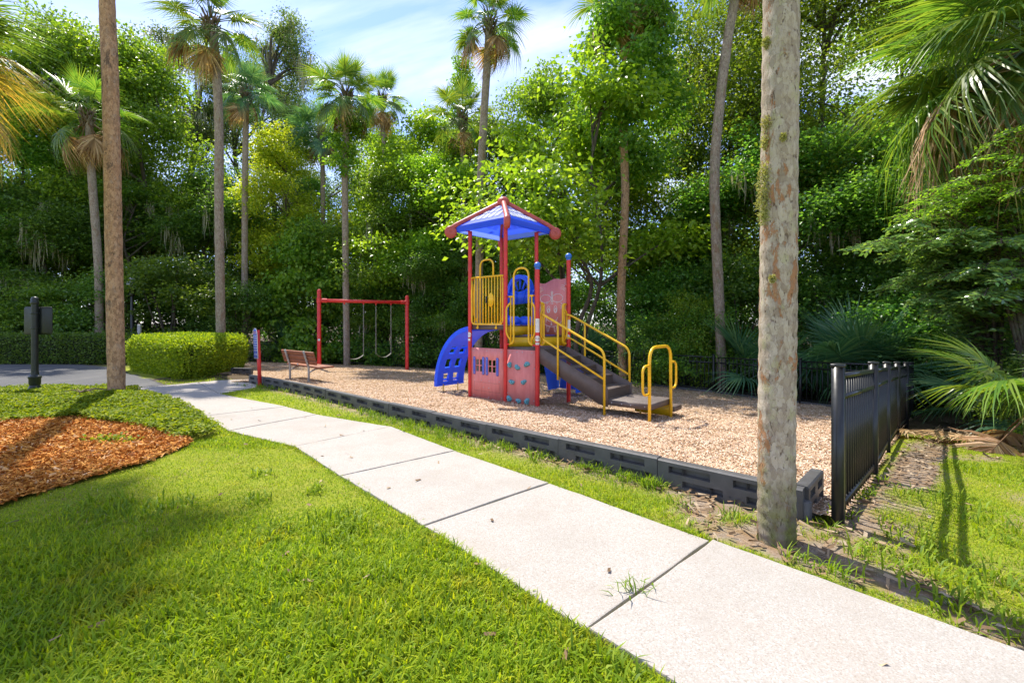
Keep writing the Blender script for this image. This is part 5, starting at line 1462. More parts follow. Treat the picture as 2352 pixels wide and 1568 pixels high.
# ------------------------------------------------------------------ palm fronds
def frond_mesh(seed, Rf, lp, nseg, droop, fold, mat, spread=2.5, arch=0.25, split=0.5, jit=0.1, tipdrop=0.0, narrow=1.0, cost=0.38):
    r = np.random.default_rng(seed)
    th = np.linspace(-spread, spread, nseg) + r.normal(0, 0.015, nseg)
    st = np.array([0.0, 0.28, 0.55, 0.78, 1.0]); wf = np.array([0.25, 0.95, 0.62, 0.30, 0.02])
    wmax = Rf * (2 * spread / nseg) * 0.25 * narrow
    Ls = Rf * (0.66 + 0.34 * np.cos(th * 0.55)) * r.uniform(0.9, 1.08, nseg)
    V = []; Q = []
    for i in range(nseg):
        a = th[i]; b = np.array([lp + Rf * cost * max(0.0, 1 - abs(a) / spread) ** 1.2, 0, 0])
        d = np.array([math.cos(a), math.sin(a), 0]); side = np.array([-d[1], d[0], 0.35 * (1 if i % 2 else -1)])
        dr = droop * r.uniform(0.7, 1.4); td = tipdrop * max(0, r.normal(1, 0.6)); base = len(V)
        kink = r.random() < split
        for s_, w in zip(st, wf):
            p = b + d * Ls[i] * s_
            p[2] += fold * abs(math.sin(a)) * Ls[i] * s_ - dr * Rf * s_ ** 2.3
            if s_ > 0.5: 
                p[2] -= td * Rf * (s_ - 0.5) * 1.2
                if kink: p[:2] -= d[:2] * td * Rf * (s_ - 0.5) * 0.6
            p += r.normal(0, jit * 0.05 * Rf * s_, 3)
            V += [p - side * wmax * w, p + side * wmax * w]
        for k in range(len(st) - 1):
            q = base + k * 2; Q.append((q, q + 1, q + 3, q + 2))
    nb = len(V)
    V = np.array(V)
    mb = MB(); mb.add(V, np.array(Q))
    xs = np.linspace(0, lp + Rf * cost, 9); mb.tube(np.stack([xs, 0 * xs, 0 * xs - 0.004], 1), np.interp(xs, [0, lp, lp + Rf * cost], [0.026, 0.014, 0.005]) * (Rf / 1.0) ** 0.5, 5)
    X = np.concatenate(mb.V); Lt = lp + Rf
    X[:, 2] -= arch * X[:, 0] ** 2 / Lt
    X[:, 0] -= 0.35 * arch * arch * np.clip(X[:, 0], 0, None) ** 3 / Lt ** 2
    F = [np.concatenate(mb.F4)] + ([np.concatenate(mb.F3)] if mb.F3 else [])
    return mesh_np('frond', X, F, mat)
FR = {}
for k in range(3):
    FR['up', k] = frond_mesh(100 + k, 1.0, 0.9, 44, 0.05, 0.25, 'palm_leaf', 2.1, 0.10)
    FR['mid', k] = frond_mesh(110 + k, 1.05, 1.0, 48, 0.18, 0.22, 'palm_leaf', 2.5, 0.30, 0.5, 0.2, 0.15)
    FR['low', k] = frond_mesh(120 + k, 1.0, 1.05, 46, 0.38, 0.10, 'palm_leaf', 2.5, 0.45, 0.6, 0.3, 0.35)
    FR['dead', k] = frond_mesh(130 + k, 0.95, 0.95, 34, 0.32, -0.12, 'palm_dead', 1.5, 0.32, 0.8, 0.6, 0.35, 1.6)
    FR['bup', k] = frond_mesh(140 + k, 1.0, 0.8, 46, 0.08, 0.30, 'palm_blue', 2.3, 0.12)
    FR['bmid', k] = frond_mesh(150 + k, 1.0, 0.9, 48, 0.26, 0.20, 'palm_blue', 2.4, 0.30, 0.5, 0.2, 0.3)
    FR['bigmid', k] = frond_mesh(160 + k, 1.25, 1.25, 62, 0.22, 0.18, 'palm_leaf', 2.45, 0.30, 0.6, 0.35, 0.35, 1.15)
    FR['biglow', k] = frond_mesh(170 + k, 1.2, 1.3, 60, 0.45, 0.05, 'palm_leaf', 2.4, 0.45, 0.7, 0.6, 0.5, 1.1)
    FR['bigdead', k] = frond_mesh(180 + k, 1.15, 1.3, 52, 0.60, -0.1, 'palm_dead', 1.9, 0.5, 0.8, 1.2, 0.7, 1.0)
    FR['gold', k] = frond_mesh(190 + k, 1.2, 1.0, 64, 0.30, 0.12, 'palm_gold', 2.3, 0.38, 0.7, 0.5, 0.4, 0.75)
def put_frond(root, kind, k, z, az, el, sc, roll=0.0, off=0.12):
    M = Matrix.Translation((0, 0, z)) @ Matrix.Rotation(az, 4, 'Z') @ Matrix.Rotation(-el, 4, 'Y') @ Matrix.Translation((off, 0, 0)) @ Matrix.Rotation(roll, 4, 'X') @ Matrix.Scale(sc, 4)
    return link('frond', FR[kind, k % 3], root, mw=M)
def trunk_mesh(P, rad, mat, sides=16, seed=0, rough=0.06, step=0.12, flare=0.25):
    P = np.asarray(P, float); Ltot = np.linalg.norm(np.diff(P, axis=0), axis=1).sum()
    S = smooth_path(P, max(4, int(Ltot / step / max(1, len(P) - 1)))); n = len(S)
    f = np.linspace(0, 1, n); L = f * Ltot
    rr = rad * (1 + flare * np.exp(-L / 0.45)) * (1 - 0.12 * f)
    ang = np.linspace(0, 2 * np.pi, sides, endpoint=False); V = np.zeros((n, sides, 3))
    for i in range(n):
        nz = (fbm(np.cos(ang) * 2.2 + seed * 3.1 + 20, np.sin(ang) * 2.2 + L[i] * 1.3 + 20, seed, 4) - 0.5) * 2 * rough
        ring = 0.02 * math.sin(L[i] * 38 + seed) + 0.02 * float(vnoise(np.array([L[i] * 5]), np.array([seed * 1.0]), 3)[0])
        V[i, :, 0] = S[i, 0] + rr[i] * (1 + nz + ring) * np.cos(ang); V[i, :, 1] = S[i, 1] + rr[i] * (1 + nz + ring) * np.sin(ang); V[i, :, 2] = S[i, 2]
    i = np.arange(n - 1)[:, None] * sides; j = np.arange(sides)[None]; j2 = (j + 1) % sides
    return mesh_np('trunk', V.reshape(-1, 3), np.stack([i + j, i + j2, i + sides + j2, i + sides + j], -1).reshape(-1, 4), mat, True)
def sabal(base, tops, rad, label, seed, n=26, sc=1.0, bark='bark_grey', dead=5, sides=16, crown=True, kinds=('up', 'mid', 'low', 'dead'), moss=False, name='sabal_palm', el_lo=-0.6):
    """tops: list of points up the trunk, world"""
    base = Vector(base); root = empty(name, base, label, 'palm tree', 0, 'sabal palms')
    P = [(0, 0, -0.3), (0, 0, 0.0)] + [tuple(Vector(q) - base) for q in tops]
    link('trunk', trunk_mesh(P, rad, bark, sides, seed, 0.05), root)
    top = Vector(P[-1]); r = np.random.default_rng(seed)
    if not crown: return root
    cr = bpy.data.objects.new('crown', None); COL.objects.link(cr); cr.parent = root; cr.location = top
    mb = MB()
    for k in range(34):      # old leaf bases under the crown
        a = k * 2.4; z = -0.75 + 0.9 * k / 34; q = np.array([math.cos(a), math.sin(a), 0]); R0 = rad * 0.85
        mb.tube([q * R0 + [0, 0, z], q * (R0 + 0.10) + [0, 0, z + 0.14], q * (R0 + 0.19) + [0, 0, z + 0.34]], [0.05, 0.035, 0.02], 5)
    bo = mb.build('leaf_bases', 'palm_fibre', cr); bo['kind'] = 'stuff'
    for k in range(n):
        f = k / (n - 1); az = k * 2.39996 + r.normal(0, 0.15); el = 1.35 - f * (1.35 - el_lo) + r.normal(0, 0.10)
        kind = kinds[0] if el > 0.75 else kinds[1] if el > 0.05 else kinds[2]
        put_frond(cr, kind, int(r.integers(3)), 0.05 - 0.25 * f, az, el, sc * r.uniform(0.88, 1.1), r.normal(0, 0.25))
    for k in range(dead):
        put_frond(cr, kinds[3], int(r.integers(3)), -0.3, k * 2.4 + r.uniform(0, 1), -0.72 + r.normal(0, 0.22), sc * r.uniform(0.85, 1.1), r.normal(0, 0.3))
    return root
paint('palm_fibre', (0.16, 0.115, 0.075), 0.9, 0.1, 0.4, bump=0.6, scale=30)
def P_at(dx, dy, Y): return at(dx, dy, Y)
def base_at(dx, Y): x = (dx - CXP) * Y / FPX; return Vector((x, Y, gzf(x, Y)))

# the two near trunks
b = gp(1783, 1238)
pr = empty('sabal_palm', b, 'tall palm with thick pale lichened trunk beside the path and fence', 'palm tree', 0, 'sabal palms')
k_ = b.y
P = [(0, 0, -0.3), (0, 0, 0)] + [tuple(Vector(((x - CXP) * k_ / FPX, k_, CAMZ + (HYP - y) * k_ / FPX)) - b) for x, y in ((1784, 1000), (1787, 700), (1790, 350), (1794, 0), (1797, -500), (1790, -1100), (1780, -1900), (1775, -2600))]
link('trunk', trunk_mesh(P, 0.119, 'bark_hero', 88, 3, 0.022, 0.03, 0.42), pr)
cr = bpy.data.objects.new('crown', None); COL.objects.link(cr); cr.parent = pr; cr.location = P[-1]
r = np.random.default_rng(77)
for k in range(26):
    f = k / 25; el = 1.35 - f * 2.1 + r.normal(0, .1)
    put_frond(cr, 'up' if el > .75 else 'mid' if el > 0.05 else 'low', int(r.integers(3)), 0, k * 2.4, el, 1.05, r.normal(0, .25))
for (dx, dy, s) in ((1747, 105, .035), (1748, 290, .06), (1746, 330, .05), (1745, 395, .07), (1743, 425, .08), (1742, 452, .07), (1741, 475, .09), (1742, 500, .06), (1795, 315, .018), (1770, 640, .02)):
    s *= 0.75; n = 300; q = r.normal(0, 1, (n, 3)); q = unit(q) * (r.random((n, 1)) ** 0.5) * s * np.array([0.8, 0.8, 1.25])
    c = np.array(at(dx + 4, dy, k_ - (0.0 if dx < 1760 else 0.135))) - np.array(b) + (np.array([0.01, -0.03, 0]) if dx < 1760 else 0)
    V, F = leaf_geo(c + q, unit(r.normal(0, 1, (n, 3)) + q / s), r.normal(0, 1, (n, 3)), 0.022, 0.007)
    o = link('lichen_tuft', mesh_np('lichen_tuft', V, F, 'lichen'), pr); o['kind'] = 'stuff'
b = gp(268, 908)
k_ = b.y
tops = [at(x, y, k_) for x, y in ((264, 700), (258, 400), (252, 150), (246, 0), (246, -220), (246, -585))]
sabal(b, tops, 0.147, 'tall palm with orange-brown scaly trunk at the edge of the ground cover', 5, 34, 0.86, 'bark_tan', 3, 60)

# palms further back (d: picture x / y up the trunk, at a depth)
def far_palm(bx, Y, pts, rad, label, seed, **kw):
    return sabal(base_at(bx, Y), [at(x, y, Y) for x, y in pts], rad, label, seed, **kw)
far_palm(510, 17.5, ((506, 700), (503, 450), (503, 300), (495, 130), (484, 50)), 0.165, 'tall palm with grey-brown trunk rising behind the clipped hedge', 6, n=24, sc=0.88, bark='bark_grey', dead=4)
far_palm(797, 22.6, ((794, 600), (792, 400), (795, 300), (797, 215)), 0.16, 'full-headed palm with pale trunk behind the swing set', 7, n=30, sc=0.86, dead=4)
far_palm(885, 29, ((884, 400), (879, 290), (878, 225)), 0.15, 'slim palm against the sky, right of the full-headed one', 8, n=22, sc=0.86, dead=6)
far_palm(1098, 19.5, ((1103, 480), (1110, 300), (1118, 160), (1125, 45)), 0.175, 'tall palm rising behind the roof of the play tower', 9, n=22, sc=0.84, bark='bark_grey', dead=6)
far_palm(1660, 14.5, ((1652, 700), (1641, 420), (1652, 250), (1672, 90), (1690, -20), (1700, -160)), 0.155, 'slender leaning palm trunk left of the thick pale trunk', 10, n=26, sc=0.95, bark='bark_grey', dead=4)
far_palm(563, 25, ((562, 600), (563, 400), (566, 210)), 0.165, 'palm with blue-green head deep among the mossy oaks', 11, n=26, sc=0.86, kinds=('bup', 'bmid', 'bmid', 'dead'), dead=3)
far_palm(228, 22, ((226, 620), (212, 420), (205, 300), (200, 262)), 0.17, 'palm with drooping dead fronds left of the scaly trunk', 12, n=18, sc=1.05, dead=11)
far_palm(742, 29, ((742, 500), (740, 300)), 0.15, 'dark palm head half hidden among the mossy oaks', 13, n=24, sc=1.0, kinds=('bup', 'bmid', 'bmid', 'dead'), dead=4)
far_palm(1066, 24, ((1064, 450), (1062, 268)), 0.15, 'yellowish palm head left of the palm behind the play tower', 14, n=20, sc=0.9, dead=3)
vp = far_palm(1432, 16.5, ((1426, 700), (1436, 450), (1432, 300), (1440, 60), (1440, -20)), 0.155, 'palm wrapped in a thick coat of climbing vine', 15, n=18, sc=1.0, bark='bark_tan', dead=6)

# near palm heads at both picture edges
def near_head(x, Y, z, label, seed, spec, rad=0.17, sc=1.0):
    b = Vector((x, Y, gzf(x, Y))); root = empty('sabal_palm', b, label, 'palm tree', 0, 'sabal palms')
    link('trunk', trunk_mesh([(0, 0, -0.3), (0, 0, 0), (0.03, 0.02, (z - b.z) * 0.5), (0, 0, z - b.z)], rad, 'bark_grey', 24, seed, 0.06), root)
    cr = bpy.data.objects.new('crown', None); COL.objects.link(cr); cr.parent = root; cr.location = (0, 0, z - b.z)
    r = np.random.default_rng(seed)
    for (kind, az, el, s) in spec: put_frond(cr, kind, int(r.integers(3)), r.uniform(-.15, .1), R(az) + r.normal(0, .05), R(el) + r.normal(0, .04), sc * s, r.normal(0, .3))
    return root
sp_ = []
for k, az in enumerate(range(0, 360, 24)): sp_ += [('bigmid', az, 48 + (k % 3) * 12, 1.0), ('bigmid', az + 12, 14 + (k % 4) * 6, 1.05)]
for k, az in enumerate((140, 158, 175, 188, 200, 215, 232, 250, 270, 300, 120, 100)): sp_ += [('biglow', az, -6 - (k % 3) * 8, 1.05), ('bigdead', az + 7, -26 - (k % 3) * 13, 0.95)]
for az in (165, 185, 205, 222, 238): sp_ += [('bigdead', az, -14, 1.0)]
for az in (150, 175, 200, 225): sp_ += [('biglow', az + 5, -26, 0.95)]
near_head(9.1, 8.0, 6.2, 'large palm head with green and dried fronds at the upper right', 31, sp_, 0.18, 0.93)
sp_ = []
for k, az in enumerate(range(-180, 180, 20)): sp_ += [('gold', az, 35 - (k % 3) * 14, 1.0), ('gold', az + 10, -12 - (k % 4) * 9, 1.05)]
for k, az in enumerate(range(-80, 100, 18)): sp_ += [('gold', az, -34, 0.95), ('bigmid', az + 4, 55, 1.0)]
near_head(-10.0, 7.5, 5.85, 'golden back-lit palm head at the left picture edge', 32, sp_, 0.18, 0.70)

# palmettos
def palmetto(x, Y, label, seed, n, sc, els=(20, 75), kinds=('bup', 'bmid'), dead=3, az0=0, azr=360, zl=0.05, stem=0.35):
    b = Vector((x, Y, gzf(x, Y))); root = empty('palmetto', b, label, 'palmetto', 0, 'palmettos at the edge of the woods')
    r = np.random.default_rng(seed)
    mb = MB(); mb.tube([(0, 0, -0.1), (0.03, 0, stem * 0.6), (0, 0, stem)], [0.11, 0.10, 0.06], 9); mb.build('stem', 'palm_fibre', root, smooth=True)
    for k in range(n):
        el = R(els[0] + (els[1] - els[0]) * r.random()); az = R(az0 + azr * ((k * 0.618) % 1.0))
        put_frond(root, kinds[0] if el > 0.85 else kinds[1], int(r.integers(3)), stem * 0.7 + zl, az, el, sc * r.uniform(0.85, 1.15), r.normal(0, 0.4), 0.03)
    for k in range(dead): put_frond(root, 'dead', int(r.integers(3)), stem * 0.8, R(az0 + azr * r.random()), R(-18 - 20 * r.random()), sc * 0.9, r.normal(0, .4), 0.03)
    return root
palmetto(5.15, 17.6, 'big blue-green palmetto behind the stair rails', 51, 15, 1.25)
palmetto(3.4, 18.6, 'dark palmetto between the clock panel and the vine-wrapped palm', 52, 13, 1.1)
palmetto(9.3, 12.3, 'largest palmetto, broad fans above the right fence', 53, 24, 1.15, dead=4, stem=0.6)
palmetto(10.4, 13.6, 'palmetto behind the largest one, above the right fence', 55, 16, 1.35, stem=0.8)
palmetto(7.6, 14.0, 'palmetto just left of the thick pale trunk, over the back fence', 54, 14, 1.15, dead=6)
palmetto(7.0, 6.2, 'palmetto with long arching fans at the right edge', 56, 12, 0.66, els=(10, 70), kinds=('mid', 'low'), dead=4, stem=0.75)
palmetto(-12.2, 25.8, 'palmetto behind the fence beside the blue sign', 57, 11, 1.2)
palmetto(-17.5, 27.5, 'palmetto deep in shade behind the far hedge', 58, 11, 1.2)
palmetto(8.9, 8.2, 'low palmetto in deep shade past the end of the right fence', 59, 9, 0.9, els=(-5, 50), dead=7)
# ------------------------------------------------------------------ broad-leaved trees
def clump_leaves(r, cs, rads, per, L, W, flat=0.55, nsub=9, droop=0.25, subr=0.34, nup=1.0):
    Ps, Ds, Ns = [], [], []
    for c, rad, n in zip(cs, rads, per):
        q = unit(r.normal(0, 1, (nsub, 3))) * (r.random((nsub, 1)) ** 0.45) * rad * np.array([1, 1, flat]) 
        k = r.integers(0, nsub, n)
        o = r.normal(0, 1, (n, 3)) * np.array([1, 1, 0.42]) * rad * subr
        p = c + q[k] + o; p[:, 2] -= 0.25 * (o[:, 0] ** 2 + o[:, 1] ** 2) / rad
        d = unit(o * np.array([1, 1, 0.3]) + r.normal(0, 0.35, (n, 3)) * rad) ; d[:, 2] -= droop
        Ps.append(p); Ds.append(d); Ns.append(np.array([0, 0, nup]) + r.normal(0, 0.55, (n, 3)))
    P, D, N = np.concatenate(Ps), np.concatenate(Ds), np.concatenate(Ns); n = len(P)
    s = r.uniform(0.65, 1.25, n)
    return leaf_geo(P, D, N, L * s, W * s)
def tree_proto(seed, H, Rc, base, ncl, nleaf, L, W, mat, tr=0.2, prof='round', moss=0, lean=0.0, limbs=16, flat=0.6, rk=(0.20, 0.34), bark='bark', multi=1, subr=0.34, droop=0.25, lobes=13):
    r = np.random.default_rng(seed)
    f = r.random(ncl) ** 0.85
    z = base * H + (H * (1 - base)) * f
    if prof == 'round': env = np.sin(np.pi * np.clip(0.12 + 0.86 * f, 0, 1)) ** 0.6
    elif prof == 'cone': env = (1 - f) ** 0.8 * 0.95 + 0.08
    elif prof == 'flat': env = np.sin(np.pi * np.clip(0.3 + 0.65 * f, 0, 1)) ** 0.5
    else: env = np.ones(ncl)
    a = r.uniform(0, 2 * np.pi, ncl) ; rr = Rc * env * np.sqrt(r.uniform(0.08, 1.0, ncl)) * r.uniform(0.8, 1.25, ncl)
    C = np.stack([rr * np.cos(a), rr * np.sin(a), z], 1)
    if lobes:        # gather the clumps on a few heavy limbs, so that the outline breaks up
        Lc = C[r.permutation(ncl)[:lobes]]; k = np.argmin(np.linalg.norm(C[:, None] - Lc[None], axis=2), axis=1)
        C = C * 0.48 + Lc[k] * 0.52 * np.array([1.12, 1.12, 1.02]); C[:, 2] += r.normal(0, 0.03 * H, ncl)
    rads = Rc * r.uniform(*rk, ncl) * (0.75 + 0.5 * env)
    per = np.maximum(20, (nleaf * rads ** 2 / (rads ** 2).sum()).astype(int))
    V, F = clump_leaves(r, C, rads, per, L, W, flat, subr=subr, droop=droop)
    crown = mesh_np('crown', V, F, mat)
    mb = MB()
    stems = []
    for m in range(multi):
        off = np.array([0.25 * math.cos(m * 2.2), 0.25 * math.sin(m * 2.2), 0]) * (multi > 1)
        tip = np.array([lean + r.normal(0, Rc * 0.10) + off[0] * 5 * (multi > 1), r.normal(0, Rc * 0.10) + off[1] * 5 * (multi > 1), H * 0.9])
        P = [off * 0.5 + [0, 0, -0.3]] + [off * 0.6 + tip * [f_, f_, f_] + np.append(r.normal(0, 0.022 * H, 2), 0) * (f_ > 0) for f_ in (0.0, 0.18, 0.36, 0.55, 0.75, 1.0)]
        S = smooth_path(P, 4); mb.tube(S, np.linspace(tr * 1.15, tr * 0.18, len(S)) * (1 if multi == 1 else 0.7), 9); stems.append(S)
    idx = r.permutation(ncl)
    ends = []
    for q, k in enumerate(idx):
        S = stems[q % multi]; c = C[k]
        zi = np.clip(c[2] - np.hypot(c[0], c[1]) * r.uniform(0.5, 1.0), base * H * 0.75, H * 0.85)
        j = int(np.argmin(np.abs(S[:, 2] - zi))); s0 = S[j]
        if q >= limbs and ends:
            e = min(ends, key=lambda E: np.linalg.norm(E[len(E) // 2] - c)); s0 = e[len(e) // 2]
        mid = (s0 + c) / 2 + r.normal(0, 0.06 * Rc, 3) + [0, 0, 0.10 * Rc]
        B = smooth_path([s0, mid, c], 5); rad0 = tr * (0.42 if q < limbs else 0.14) * r.uniform(0.6, 1.1)
        mb.tube(B, np.linspace(rad0, 0.012, len(B)), 6 if q < limbs else 4, False)
        if q < limbs: ends.append(B)
    trunk = mb.mesh('trunk', bark, True)
    mo = None
    if moss:
        Vs, Qs = [], []; n0 = 0
        for _ in range(moss):
            c = C[r.integers(ncl)] + r.normal(0, 0.35, 3) * [1, 1, 0.5] * Rc * 0.3
            ln = r.uniform(0.5, 1.9)
            for k in range(int(r.integers(10, 22))):
                p = c + np.append(r.normal(0, 0.16, 2), r.normal(0, 0.1)); l = ln * r.uniform(0.4, 1.1); w = r.uniform(0.012, 0.035); a_ = r.uniform(0, 6.28)
                sd = np.array([math.cos(a_), math.sin(a_), 0]) * w; m = p + np.append(r.normal(0, .04, 2), -l * .5); e = p + np.append(r.normal(0, .07, 2), -l)
                Vs += [p - sd * .4, p + sd * .4, m - sd, m + sd, e - sd * .15, e + sd * .15]; Qs += [(n0, n0 + 1, n0 + 3, n0 + 2), (n0 + 2, n0 + 3, n0 + 5, n0 + 4)]; n0 += 6
        mo = mesh_np('spanish_moss', np.array(Vs), np.array(Qs), 'moss')
    return dict(trunk=trunk, crown=crown, moss=mo, H=H, R=Rc)
PT = {
 'maple': tree_proto(1, 16, 4.2, 0.22, 86, 46000, 0.17, 0.125, 'leaf_bright', 0.22, moss=0, limbs=18),
 'maple2': tree_proto(2, 16, 4.0, 0.18, 84, 44000, 0.17, 0.12, 'leaf_mid', 0.2, limbs=16, moss=14),
 'oak': tree_proto(3, 18, 5.2, 0.30, 78, 48000, 0.15, 0.08, 'leaf_oak', 0.32, moss=90, limbs=20, flat=0.5, rk=(0.14, 0.24)),
 'oak2': tree_proto(4, 18, 5.0, 0.26, 72, 44000, 0.15, 0.08, 'leaf_oak', 0.30, moss=70, limbs=20, flat=0.5, rk=(0.14, 0.25)),
 'lime': tree_proto(5, 12, 3.4, 0.15, 66, 32000, 0.165, 0.11, 'leaf_lime', 0.16, limbs=14),
 'yellow': tree_proto(6, 12, 2.8, 0.35, 44, 22000, 0.15, 0.09, 'leaf_yellow', 0.15, 'flat', limbs=12),
 'narrow': tree_proto(7, 17, 1.9, 0.25, 48, 16000, 0.17, 0.10, 'leaf_bright', 0.16, 'cone', limbs=14, rk=(0.26, 0.42)),
 'dense': tree_proto(8, 14, 3.8, 0.06, 96, 46000, 0.16, 0.105, 'leaf_mid', 0.18, limbs=14, moss=10),
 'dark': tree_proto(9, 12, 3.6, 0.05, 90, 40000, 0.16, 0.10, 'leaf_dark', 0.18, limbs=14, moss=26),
 'big': tree_proto(10, 17, 5.2, 0.16, 110, 62000, 0.135, 0.09, 'leaf_bright', 0.26, limbs=22, moss=20),
 'under': tree_proto(11, 8.8, 3.5, 0.42, 70, 20000, 0.17, 0.115, 'leaf_lime', 0.12, 'flat', limbs=22, flat=0.4, multi=3, rk=(0.15, 0.27), subr=0.4, droop=0.35),
}
SH = {}
def shrub_proto(seed, H, Rc, ncl, nleaf, L, W, mat, droop=0.3):
    r = np.random.default_rng(seed); f = r.random(ncl); a = r.uniform(0, 6.283, ncl)
    env = np.sqrt(np.clip(1 - (f * 0.95) ** 2.2, 0.05, 1)); rr = Rc * env * np.sqrt(r.uniform(0.15, 1, ncl))
    C = np.stack([rr * np.cos(a), rr * np.sin(a), 0.15 + f * (H - 0.3)], 1); rads = Rc * r.uniform(0.22, 0.38, ncl)
    per = np.full(ncl, nleaf // ncl)
    V, F = clump_leaves(r, C, rads, per, L, W, 0.7, droop=droop)
    mb = MB()
    for k in range(9):
        c = C[k]; mb.tube(smooth_path([(r.normal(0, .15), r.normal(0, .15), -0.1), (c[0] * .4 + r.normal(0, .1), c[1] * .4, c[2] * .5), tuple(c)], 4), np.linspace(0.05, 0.012, 9), 6, False)
    return dict(stem=mb.mesh('stems', 'bark', True), crown=mesh_np('foliage', V, F, mat), H=H, R=Rc)
SH['a'] = shrub_proto(61, 4.0, 2.3, 46, 14000, 0.12, 0.075, 'leaf_mid')
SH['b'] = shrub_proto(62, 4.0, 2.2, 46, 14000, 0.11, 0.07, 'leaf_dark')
SH['c'] = shrub_proto(63, 3.0, 2.0, 40, 11000, 0.085, 0.05, 'leaf_mid')
SH['v'] = shrub_proto(64, 5.5, 2.2, 56, 13000, 0.155, 0.14, 'leaf_bright', 0.8)
SH['l'] = shrub_proto(65, 2.0, 1.4, 34, 10000, 0.06, 0.028, 'leaf_lime')

def plant_tree(kind, dx, top, Y, label, rs=1.0, rot=None, cat='tree', name='tree', group='trees of the wood behind the playground', hz=None):
    p = PT[kind]; b = base_at(dx, Y); Hh = CAMZ + (HYP - top) * Y / FPX - b.z
    s = Hh / p['H']; k = rs * (s ** 0.5)
    root = empty(name, b, label, cat, rot if rot is not None else random.uniform(0, 6.28), group)
    sc = (k, k, s)
    link('trunk', p['trunk'], root, scale=sc); link('crown', p['crown'], root, scale=sc)
    if p['moss']: link('spanish_moss', p['moss'], root, scale=sc)['kind'] = 'stuff'
    return root
def plant_shrub(kind, x, Y, Hh, label, rs=1.0, name='shrub', zoff=0.0):
    p = SH[kind]; b = Vector((x, Y, gzf(x, Y) + zoff)); s = Hh / p['H']
    root = empty(name, b, label, 'shrub', random.uniform(0, 6.28), 'shrubs of the wood behind the fence')
    k = rs * s ** 0.5; link('stems', p['stem'], root, scale=(k, k, s)); link('foliage', p['crown'], root, scale=(k, k, s)); return root

TREES = [
 ('maple2', -150, 260, 27, 'broad tree at the far left edge behind the golden palm', 1.0),
 ('dense', 30, 215, 26, 'bushy tree at the left edge above the street sign', 1.0),
 ('maple', 165, 58, 27.5, 'tallest green tree on the left, its limb reaching out against the sky', 0.95),
 ('maple', 330, 100, 29, 'tall green tree between the scaly trunk and the hedge palm', 1.0),
 ('oak', 430, 118, 36, 'open-crowned mossy oak left of the hedge palm', 1.0),
 ('oak2', 640, 88, 35, 'tall mossy oak right of the hedge palm, reaching highest there', 0.95),
 ('oak', 560, 150, 40, 'far mossy oak directly behind the hedge palm', 1.0),
 ('yellow', 655, 318, 28, 'small yellow-green tree in front of the mossy oaks', 1.0),
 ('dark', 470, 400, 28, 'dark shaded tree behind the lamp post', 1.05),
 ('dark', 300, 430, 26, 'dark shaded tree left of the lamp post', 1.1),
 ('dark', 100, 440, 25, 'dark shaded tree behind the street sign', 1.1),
 ('dense', 590, 455, 35, 'shaded bushy tree behind the blue rules sign', 1.05),
 ('dense', 715, 420, 34, 'shaded bushy tree left of the swing set', 0.95),
 ('maple', 900, 300, 34, 'green tree below the slim palm', 0.8),
 ('lime', 960, 270, 29, 'light green tree filling the gap right of the slim palm', 1.1),
 ('dense', 870, 420, 26.5, 'drooping green tree overhanging the swing beam', 1.0),
 ('narrow', 1060, 108, 32, 'narrow conical tree standing up against the sky', 0.9),
 ('lime', 1020, 360, 25, 'light green tree left of the play tower roof', 1.0),
 ('maple2', 1120, 235, 27, 'green tree behind the play tower roof', 0.9),
 ('maple', 1262, 182, 28, 'rounded green tree top between the two palms in the middle', 0.85),
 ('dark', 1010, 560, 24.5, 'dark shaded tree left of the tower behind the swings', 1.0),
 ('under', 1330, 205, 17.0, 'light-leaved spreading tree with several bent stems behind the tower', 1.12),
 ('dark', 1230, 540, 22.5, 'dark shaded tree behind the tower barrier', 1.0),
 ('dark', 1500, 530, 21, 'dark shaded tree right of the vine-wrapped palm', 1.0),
 ('dense', 1560, 250, 21.5, 'green tree between vine-wrapped palm and leaning palm', 0.9),
 ('big', 1640, 15, 22, 'large tree filling the sky behind the leaning palm', 1.0),
 ('big', 1900, -150, 19, 'large tree filling the sky right of the thick pale trunk', 1.0),
 ('maple2', 2080, -60, 22, 'tall shaded tree behind the right palm head', 1.1),
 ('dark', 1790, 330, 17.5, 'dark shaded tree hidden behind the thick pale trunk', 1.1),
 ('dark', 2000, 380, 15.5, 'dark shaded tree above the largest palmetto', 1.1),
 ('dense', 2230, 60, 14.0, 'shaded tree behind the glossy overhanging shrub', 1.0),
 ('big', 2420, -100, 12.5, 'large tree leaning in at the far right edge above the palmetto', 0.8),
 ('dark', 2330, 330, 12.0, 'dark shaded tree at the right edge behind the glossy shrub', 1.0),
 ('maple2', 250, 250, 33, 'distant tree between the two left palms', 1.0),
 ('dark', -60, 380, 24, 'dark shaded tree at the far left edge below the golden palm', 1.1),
]
for row in TREES: plant_tree(*row[:5], rs=row[5])
